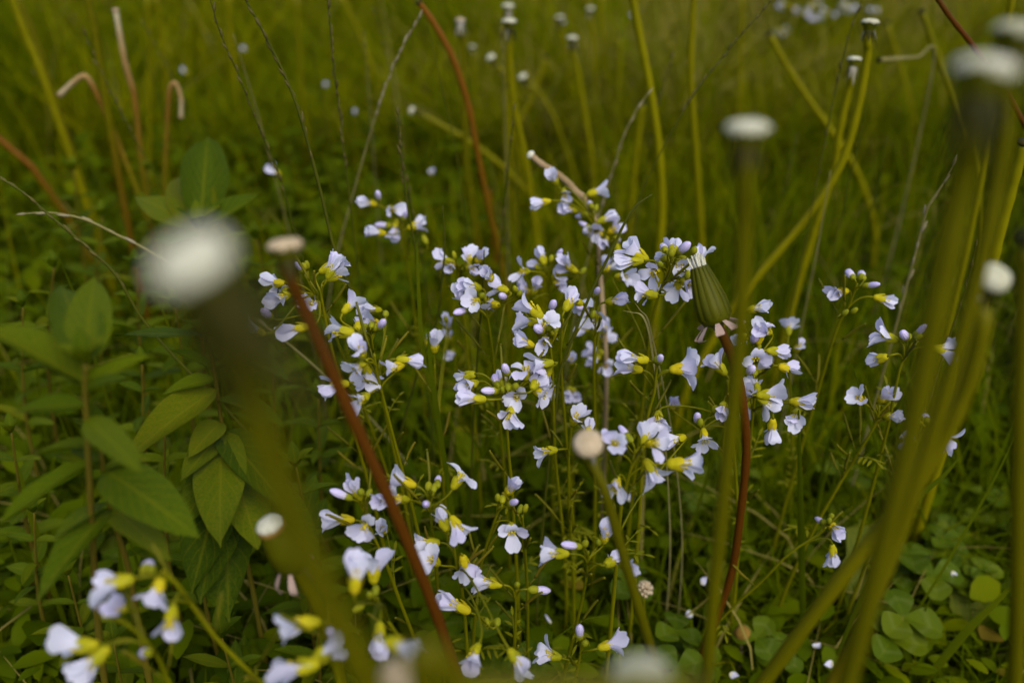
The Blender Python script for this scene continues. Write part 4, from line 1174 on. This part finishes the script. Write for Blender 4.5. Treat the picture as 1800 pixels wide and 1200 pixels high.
for i, px in enumerate([[(60, 130), (110, 210), (180, 330), (240, 430)], [(230, 60), (262, 120), (288, 200), (330, 330)], [(250, 40), (285, 100), (320, 170), (360, 260)], [(150, 60), (180, 130), (230, 230), (290, 340)], [(410, 60), (450, 190), (480, 300)], [(540, 20), (560, 150), (590, 300)],
                        [(640, 60), (650, 180), (660, 320)], [(880, 40), (886, 150), (890, 300)], [(660, 20), (690, 140), (700, 260)], [(1180, 100), (1150, 220), (1130, 330)], [(1400, 240), (1380, 330), (1350, 420)], [(1560, 240), (1540, 340), (1500, 460)], [(1770, 180), (1740, 290), (1700, 400)], [(1460, 300), (1440, 420), (1420, 520)]]):
    culm('faint fine culm leaning in the soft meadow', random.uniform(.5, .7), px, .4, random.choice(('stalk_dark', 'stalk_dark', 'stalk_pale')), random.choice((0, 8, 12)), .25, group='faint fine culms')


# single broad blades that stand out
def blade(label, px, d, wd, lean=.08, mat='blade', group='single broad grass blades', ground=True, face=None):
    head = P(px[0][0], px[0][1], d)
    path = smooth_path(stem_path(head, px[1:], lean), 6)
    root = path[-1].copy(); root[2] = 0
    lo = [p - root for p in path]; lo[-1][2] = -.003
    n = len(lo)
    b = MB()
    side = np.array(face if face is not None else (math.cos(random.uniform(-.7, .7)), math.sin(random.uniform(-.7, .7)), 0))
    side = side / np.linalg.norm(side)

    def fn(s, t):
        q = s * (n - 1)
        i = min(int(q), n - 2)
        p = lo[i] + (lo[i + 1] - lo[i]) * (q - i)
        wv = wd * mm * .5 * min(1, (s + .01) * 4) ** .7 * (1 - .3 * s)
        return p + side * wv * t + np.array([-side[1], side[0], 0]) * wv * .35 * abs(t)
    b.grid(n - 1, 2, fn)
    t = thing('grass_shoot', label, 'grass', root, group)
    me = b.mesh('blade', M[mat])
    link('blade', me, t)
    if mat == 'blade':
        link('blade', me, t, Matrix.Rotation(random.uniform(.5, 5.7), 4, 'Z') @ Matrix.Diagonal((.7, .7, random.uniform(.3, .55), 1)))
    return t


blade('upright dark green blade rising through the white flowers at the drooping open one', [(733, 425), (735, 480), (742, 600), (762, 720), (782, 820)], .40, 2.2)
blade('second dark blade doubled beside it, by the single upright bell', [(752, 578), (757, 640), (768, 720), (782, 810)], .39, 2.6)
blade('upright green blade in the dark grass by the thin bowed flower', [(1404, 720), (1406, 860), (1408, 960), (1410, 1064)], .40, 3.6, lean=.15)
blade('pale pointed blade tip crossing the sweeping bowed stalk', [(1690, 800), (1660, 835), (1625, 865), (1592, 898), (1560, 960)], .40, 2.8)
blade('bright blade slanting out of the clover at the meadow corner', [(1798, 740), (1740, 860), (1660, 1000), (1590, 1110)], .42, 3.0)
blade('broad blade slanting low across the corner clover', [(1800, 1010), (1740, 1070), (1700, 1110), (1650, 1170)], .44, 5.0)
blade('arched thin blade bowing over the clover by the tan button stem', [(1118, 1104), (1090, 1088), (1055, 1084), (1020, 1092), (990, 1112)], .44, 1.0)
blade('straight blade leaning through the herb stems', [(30, 812), (48, 880), (62, 930), (80, 990)], .42, 3.0)
blade('pale dry awn floating beside the starry flower', [(1094, 546), (1110, 549), (1128, 554), (1140, 580), (1150, 640)], .395, 1.0, mat='stalk_pale')
blade('second pale awn beside the floating one', [(1116, 532), (1126, 546), (1138, 560), (1148, 600)], .397, .8, mat='stalk_pale')
for i in range(46):
    u = random.uniform(1120, 1790) if i % 3 else random.uniform(640, 1100)
    v = random.uniform(760, 1010)
    du = random.uniform(-90, 90)
    blade('slender green blade in the sward among the flower stems', [(u + du, v - random.uniform(60, 150)), (u + du * .4, v), (u, v + 90)], random.uniform(.44, .56), random.uniform(1.6, 3.2), lean=.2, group='slender sward blades')
for i in range(14):
    u, v = random.uniform(20, 620), random.uniform(520, 1100)
    du = random.uniform(-70, 70)
    blade('slender green blade poking up between the leafy herbs', [(u + du, v - 90), (u + du * .4, v), (u, v + 80)], random.uniform(.42, .52), random.uniform(1.6, 3.0), lean=.2, group='slender blades by the herbs')


# ------------------------------------------------------------------ leafy herbs with opposite leaves
def leaf_mesh(L, wd, droop=.25, fold=.25, name='leaf', mat='herb_leaf', wave=.05, blunt=.66):
    """Lies along +x from the stalk, normal +z."""
    ph = random.uniform(0, 6)

    def fn(s, t):
        w_ = wd * .5 * (math.sin(math.pi * min(1, s ** (blunt + .12) * .985 + .008)) ** .68) + .0002
        x = L * (s - .04 * t * t * s)
        z = L * (.12 * s - droop * s * s) + fold * w_ * t * t + wave * wd * math.sin(7 * s + ph + t * 2) * abs(t)
        return (x, w_ * t, z)
    return MB().grid(9, 4, fn).mesh(name, M[mat])


LEAVES = [leaf_mesh(1.0, .31, d_, f_) for d_, f_ in ((.08, .3), (.14, .6), (.2, .3), (.02, .8), (.12, .15), (.17, .5))]
LEAVES_SMALL = [leaf_mesh(1.0, .46, d_, f_) for d_, f_ in ((.15, .3), (.3, .5))]


def aim(p, q, roll=0.0):
    """Matrix at p with +x towards q and +z as near to up as can be, scaled to |q-p|."""
    x = Vector(q - p)
    L = x.length
    x.normalize()
    up = Vector((0, 0, 1))
    y = up.cross(x)
    if y.length < 1e-4:
        y = Vector((0, 1, 0))
    y.normalize()
    z = x.cross(y)
    m = Matrix((x, y, z)).transposed().to_4x4()
    return Matrix.Translation(Vector(p)) @ m @ Matrix.Rotation(roll, 4, 'X') @ Matrix.Scale(L, 4)


def herb(label, d, apex, stem_px, leaves, lean=.08, whorls=3, size=.022, group='leafy herbs', rad=1.2):
    head = P(apex[0], apex[1], d)
    path = smooth_path(stem_path(head, stem_px, lean), 6)
    root = path[-1].copy(); root[2] = 0
    t = thing('leafy_herb', label, 'plant', root, group)
    lo = [p - root for p in path]; lo[-1][2] = -.003
    link('stem', MB().tube(lo, [rad * .5 * mm, rad * mm, rad * 1.2 * mm], 7).mesh('stem', M['herb_stem']), t)
    for (u0, v0, u1, v1, wd, toward) in leaves:
        a = P(u0, v0, d) - root
        # start at the stem itself
        k = min(range(len(lo)), key=lambda i: np.linalg.norm(lo[i] - a))
        a = lo[k]
        zt = a[2] + (P(u1, v1, d)[2] - root[2] - a[2]) * .38
        bq = on_height(u1, v1, zt) - root
        ln0 = np.linalg.norm(P(u1, v1, d) - root - a)
        if np.linalg.norm(bq - a) > 2.3 * ln0:
            bq = P(u1, v1, d) - root
        m_ = aim(a, bq, random.uniform(-.35, .35)) @ Matrix.Diagonal((1, wd / .36, 1, 1))
        link('leaf', random.choice(LEAVES), t, m_)
    # pairs on down the stem, each pair turned a quarter against the last
    n = len(lo)
    cum = 0
    for i in range(whorls):
        k = min(n - 2, int(n * (.10 + .62 * i / max(1, whorls))))
        a0 = random.uniform(-.3, .3) + (i % 2) * math.pi / 2
        sz = size * (.55 + .5 * min(1, (i + 1) / 3))
        for q in (0, math.pi):
            a = a0 + q
            tip = lo[k] + np.array([math.cos(a), math.sin(a), random.uniform(.0, .45)]) * sz * random.uniform(.85, 1.15)
            link('leaf', random.choice(LEAVES), t, aim(lo[k], tip, random.uniform(-.3, .3)) @ Matrix.Diagonal((1, random.uniform(.9, 1.25), 1, 1)))
    # tuft of young leaves at the tip
    for i in range(4):
        a = i * math.pi / 2 + .3
        tip = lo[0] + np.array([math.cos(a) * .6, math.sin(a) * .6, .9]) * size * .5
        link('leaf', random.choice(LEAVES_SMALL), t, aim(lo[0], tip, 0))
    return t


herb('leafy herb with rusty stem, one long leaf reaching under the big cream button', .36, (366, 592), [(376, 650), (392, 760), (408, 870), (424, 945), (444, 1035), (462, 1135)], [
    (372, 596, 200, 590, .30, .6), (380, 620, 512, 662, .40, .3), (384, 715, 284, 690, .38, .2), (390, 742, 214, 806, .36, .9), (392, 760, 500, 742, .34, .2), (405, 830, 332, 800, .5, .2), (410, 877, 318, 850, .4, .3),
    (411, 878, 502, 886, .36, .2), (416, 890, 388, 962, .4, 1.0), (422, 950, 314, 938, .38, .5), (424, 950, 455, 950, .5, .4), (436, 1000, 336, 1042, .4, .8), (446, 1014, 352, 1062, .36, .9), (450, 1050, 560, 1020, .36, .3), (455, 1075, 400, 1090, .5, .6)], whorls=1)
herb('leafy herb with big soft leaves spread like wings over a bare bent stem', .30, (176, 770), [(184, 850), (200, 915), (226, 1000), (240, 1080)], [
    (186, 860, 345, 934, .46, .8), (184, 850, -10, 925, .30, 1.2), (180, 800, 40, 800, .36, .6), (186, 855, 120, 790, .5, -.4), (190, 870, 262, 800, .4, -.2), (216, 985, 60, 1052, .32, .9), (214, 980, 84, 948, .44, .5), (222, 992, 300, 985, .36, .4)], whorls=1, size=.02)
herb('leafy herb with one great blurred leaf pointing to the meadow edge', .275, (150, 640), [(150, 700), (154, 780), (160, 900), (168, 1040)], [
    (148, 690, -20, 596, .42, .5), (150, 640, 108, 492, .42, -.3), (152, 645, 166, 486, .40, -.4), (155, 700, 268, 622, .30, -.2), (156, 760, 20, 720, .40, .6), (158, 800, 250, 830, .36, .5)], whorls=1, size=.02)
herb('leafy herb with three pale leaves fanning up behind the big cream button', .50, (352, 404), [(354, 450), (356, 520), (360, 620)], [
    (350, 410, 322, 298, .46, 0), (344, 402, 236, 345, .44, .5), (360, 405, 462, 350, .36, .3), (353, 405, 362, 262, .36, 0), (350, 420, 290, 440, .4, .6)], whorls=3, size=.03)
spots = [(95, 470, .50), (240, 470, .52), (60, 900, .42), (290, 760, .42), (520, 820, .42), (330, 880, .40), (120, 1010, .42), (540, 960, .42), (250, 640, .46), (450, 420, .58), (180, 380, .6), (560, 700, .48), (40, 540, .48), (390, 1120, .40), (560, 1060, .42), (130, 300, .65), (260, 300, .66), (480, 640, .48), (310, 540, .5), (20, 760, .44), (200, 1130, .42)]
for i, (u, v, d) in enumerate(spots):
    herb('low leafy herb shoot with paired oval leaves in the green thicket', d, (u, v), [(u + random.uniform(-10, 25), v + 90)], [], whorls=5, size=random.uniform(.016, .024), group='leafy herb shoots', rad=.9, lean=.15)


# ------------------------------------------------------------------ clover
def leaflet_mesh():
    ph = random.uniform(0, 6)

    def fn(s, t):
        w_ = .46 * math.sin(math.pi * min(1, s * .86 + .09)) ** .62 * (.35 + .65 * min(1, s * 2.2)) + .004
        x = s - .10 * (1 - abs(t)) * max(0, s - .8) * 4 - .16 * t * t * max(0, s - .6)
        return (x, w_ * t, .10 * s - .16 * s * s + .13 * abs(t) * w_ * 2 + .012 * math.sin(6 * s + ph))
    return MB().grid(8, 6, fn).mesh('leaflet', M['clover'])


LFT = [leaflet_mesh() for _ in range(4)]


def clover(label, leaves, group='clover plants'):
    """leaves: (u, v, height, leaflet length)"""
    c0 = on_height(leaves[0][0], leaves[0][1], leaves[0][2])
    root = np.array([c0[0] + .004, c0[1] + .012, 0])
    t = thing('clover', label, 'clover', root, group)
    for (u, v, h, L) in leaves:
        c = on_height(u, v, h) - root
        b = MB().tube(smooth_path([(0, 0, -.002), c * np.array([.35, .35, .6]), c], 4), [.45 * mm, .38 * mm], 5)
        lf = link('leaf', b.mesh('leaf', M['cstem']), t)
        a0 = random.uniform(0, 6.28)
        tl = Matrix.Rotation(R(random.uniform(-18, 18)), 4, 'X') @ Matrix.Rotation(R(random.uniform(-18, 18)), 4, 'Y')
        for k in range(3):
            s = L * random.uniform(.9, 1.1)
            link('leaflet', random.choice(LFT), lf, Matrix.Translation(Vector(c)) @ tl @ Matrix.Rotation(a0 + k * 2.094 + random.uniform(-.15, .15), 4, 'Z') @ Matrix.Rotation(R(random.uniform(-12, 6)), 4, 'Y') @ Matrix.Scale(s, 4))
    return t


clover('clover with large round leaflets in deep shade under the lilac flowers', [(800, 1118, .045, .017), (868, 1092, .05, .017), (838, 1160, .04, .016)])
clover('clover with one neat three part leaf beside the stem of the tan button', [(1190, 1108, .05, .015), (1152, 1148, .04, .013)])
clover('clover leaf cluster by the brown dead flower', [(1330, 1120, .045, .013), (1370, 1150, .035, .013), (1215, 1175, .04, .013)])
clover('clover with crisp round leaflets right of the sweeping bowed stalk', [(1566, 1122, .05, .017), (1590, 1085, .055, .018), (1540, 1070, .04, .015)])
clover('clover with pale rimmed leaflets behind the pointed blade tip', [(1600, 975, .055, .017), (1640, 1010, .05, .016), (1570, 1010, .045, .015)])
for i in range(38):
    if i < 20:
        u, v = random.uniform(1130, 1830), random.uniform(820, 1200)
    elif i < 30:
        u, v = random.uniform(640, 1130), random.uniform(980, 1200)
    else:
        u, v = random.uniform(-30, 640), random.uniform(760, 1200)
    clover('small clover plant low in the sward with three part leaves', [(u + random.uniform(-35, 35), v + random.uniform(-25, 25), random.uniform(.02, .05), random.uniform(.009, .015)) for _ in range(random.randint(2, 4))], 'small clover plants')


# ------------------------------------------------------------------ broad crinkled rosettes and dandelion leaves
RLEAF = [leaf_mesh(1.0, .62, .3, .15, mat='dleaf', wave=.09, blunt=.7), leaf_mesh(1.0, .55, .15, .3, mat='herb_leaf', wave=.1, blunt=.7), leaf_mesh(1.0, .66, .4, .2, mat='herb_leaf', wave=.08, blunt=.75)]


def rosette(label, u, v, n, L, h=.02, group='broad leaf rosettes'):
    c = on_height(u, v, 0.0)
    t = thing('rosette', label, 'plant', (c[0], c[1], 0), group)
    for k in range(n):
        a = k * 2.4 + random.uniform(-.3, .3)
        l = L * random.uniform(.7, 1.1)
        z0 = h * random.uniform(.2, 1)
        p = np.array([0, 0, z0 * .5])
        q = np.array([math.cos(a), math.sin(a), random.uniform(.1, .5)]) * l + p
        link('leaf', random.choice(RLEAF), t, aim(p, q, random.uniform(-.3, .3)))
    return t


rosette('broad crinkled leaves at the corner under the two hanging bells', 40, 1120, 7, .034, .05)
rosette('broad oval leaf rosette beside the bare bent herb stem', 60, 960, 6, .030, .06)
rosette('broad leaf rosette under the long slanting flower stem', 330, 1120, 7, .030, .05)
for i in range(9):
    rosette('small broad leaf rosette among the herbs', random.uniform(0, 560), random.uniform(700, 1180), 6, random.uniform(.018, .027), .045, 'small broad leaf rosettes')


def dandelion_leaf_mesh(L, wd):
    teeth = 4.5

    def fn(s, t):
        lob = 1 - .42 * abs(math.sin(s * math.pi * teeth)) * (1 - s * .5)
        w_ = wd * .5 * (.2 + .95 * s ** .8) * lob * (1 - s ** 7) + .0006
        back = .10 * L * abs(t) * abs(math.sin(s * math.pi * teeth))
        return (L * s - back * .6, w_ * t, L * (.55 * s - .5 * s * s) + .22 * w_ * t * t)
    return MB().grid(26, 4, fn).mesh('leaf', M['dleaf'])


DL = [dandelion_leaf_mesh(1.0, .24), dandelion_leaf_mesh(1.0, .3)]


def dandelion_rosette(label, u, v, specs):
    c = on_height(u, v, 0)
    t = thing('dandelion_leaves', label, 'plant', (c[0], c[1], 0), 'toothed dandelion leaves')
    for (a, L, el) in specs:
        link('leaf', random.choice(DL), t, Matrix.Rotation(R(a), 4, 'Z') @ Matrix.Rotation(-R(el), 4, 'Y') @ Matrix.Scale(L, 4))
    return t


dandelion_rosette('toothed dandelion leaf standing between the thick stalk and the bowed stalk', 1500, 1190, [(80, .085, 40), (130, .06, 20), (20, .06, 15)])
dandelion_rosette('toothed dandelion leaves curling in the corner clover', 1690, 1170, [(60, .06, 25), (150, .055, 25), (-20, .05, 15), (100, .05, 50)])
dandelion_rosette('toothed dandelion leaf at the foot of the tall olive stalk', 1290, 1170, [(100, .06, 35), (40, .05, 20)])

# ------------------------------------------------------------------ small fallen things
FP = MB().grid(6, 4, lambda s, t: (7 * mm * s, 2.6 * mm * t * math.sin(math.pi * min(1, s ** .7 * .86 + .1)), 1.2 * mm * s * s + .8 * mm * t * t)).mesh('fallen_petal', M['petal'])
for (u, v, h) in [(1232, 1026, .05), (1216, 1076, .045), (1430, 1138, .04), (1466, 1166, .04), (1282, 1184, .035), (1672, 1004, .05), (968, 1096, .04), (1108, 882, .06)]:
    o = link('fallen_petal', FP)
    c = on_height(u, v, h)
    o.location = tuple(c)
    o.scale = (.75,) * 3
    o.rotation_euler = (random.uniform(-1, 1), random.uniform(-.6, .6), random.uniform(0, 6.28))
    tag(o, 'fallen white petal caught low in the grass and clover', 'petal', 'fallen petals')
c = on_height(1305, 1112, .045)
t = thing('dead_flower', 'small brown withered flower head on a bent stalk in the clover', 'flower', (c[0], c[1], 0))
link('head', MB().lathe([(.6 * mm, -4 * mm), (3.2 * mm, -2.5 * mm), (4.2 * mm, 0), (3.6 * mm, 2.2 * mm), (1.5 * mm, 3.6 * mm)], 11, .14).mesh('head', M['deadhead']), t, Matrix.Translation((0, 0, .045)))
link('stem', MB().tube(smooth_path([(.004, .01, -.003), (.003, .004, .02), (0, 0, .042)], 4), .6 * mm, 6).mesh('stem', M['dry']), t)
c = on_height(1133, 1035, .07)
t = thing('faded_clover_flower', 'small faded cream clover head beside the stem of the tan button', 'flower', (c[0], c[1], 0))
hd = MB()
for k in range(26):
    a, el = k * 2.4, R(-30 + 110 * (k / 26))
    dv = np.array([math.cos(a) * math.cos(el), math.sin(a) * math.cos(el), math.sin(el)])
    hd.tube([dv * 1.2 * mm, dv * 4.2 * mm], [.5 * mm, .9 * mm], 5)
link('head', hd.mesh('head', M['receptacle_tan']), t, Matrix.Translation((0, 0, .07)))
link('stem', MB().tube(smooth_path([(.004, .012, -.003), (.002, .006, .035), (0, 0, .067)], 4), .7 * mm, 6).mesh('stem', M['cstem']), t)
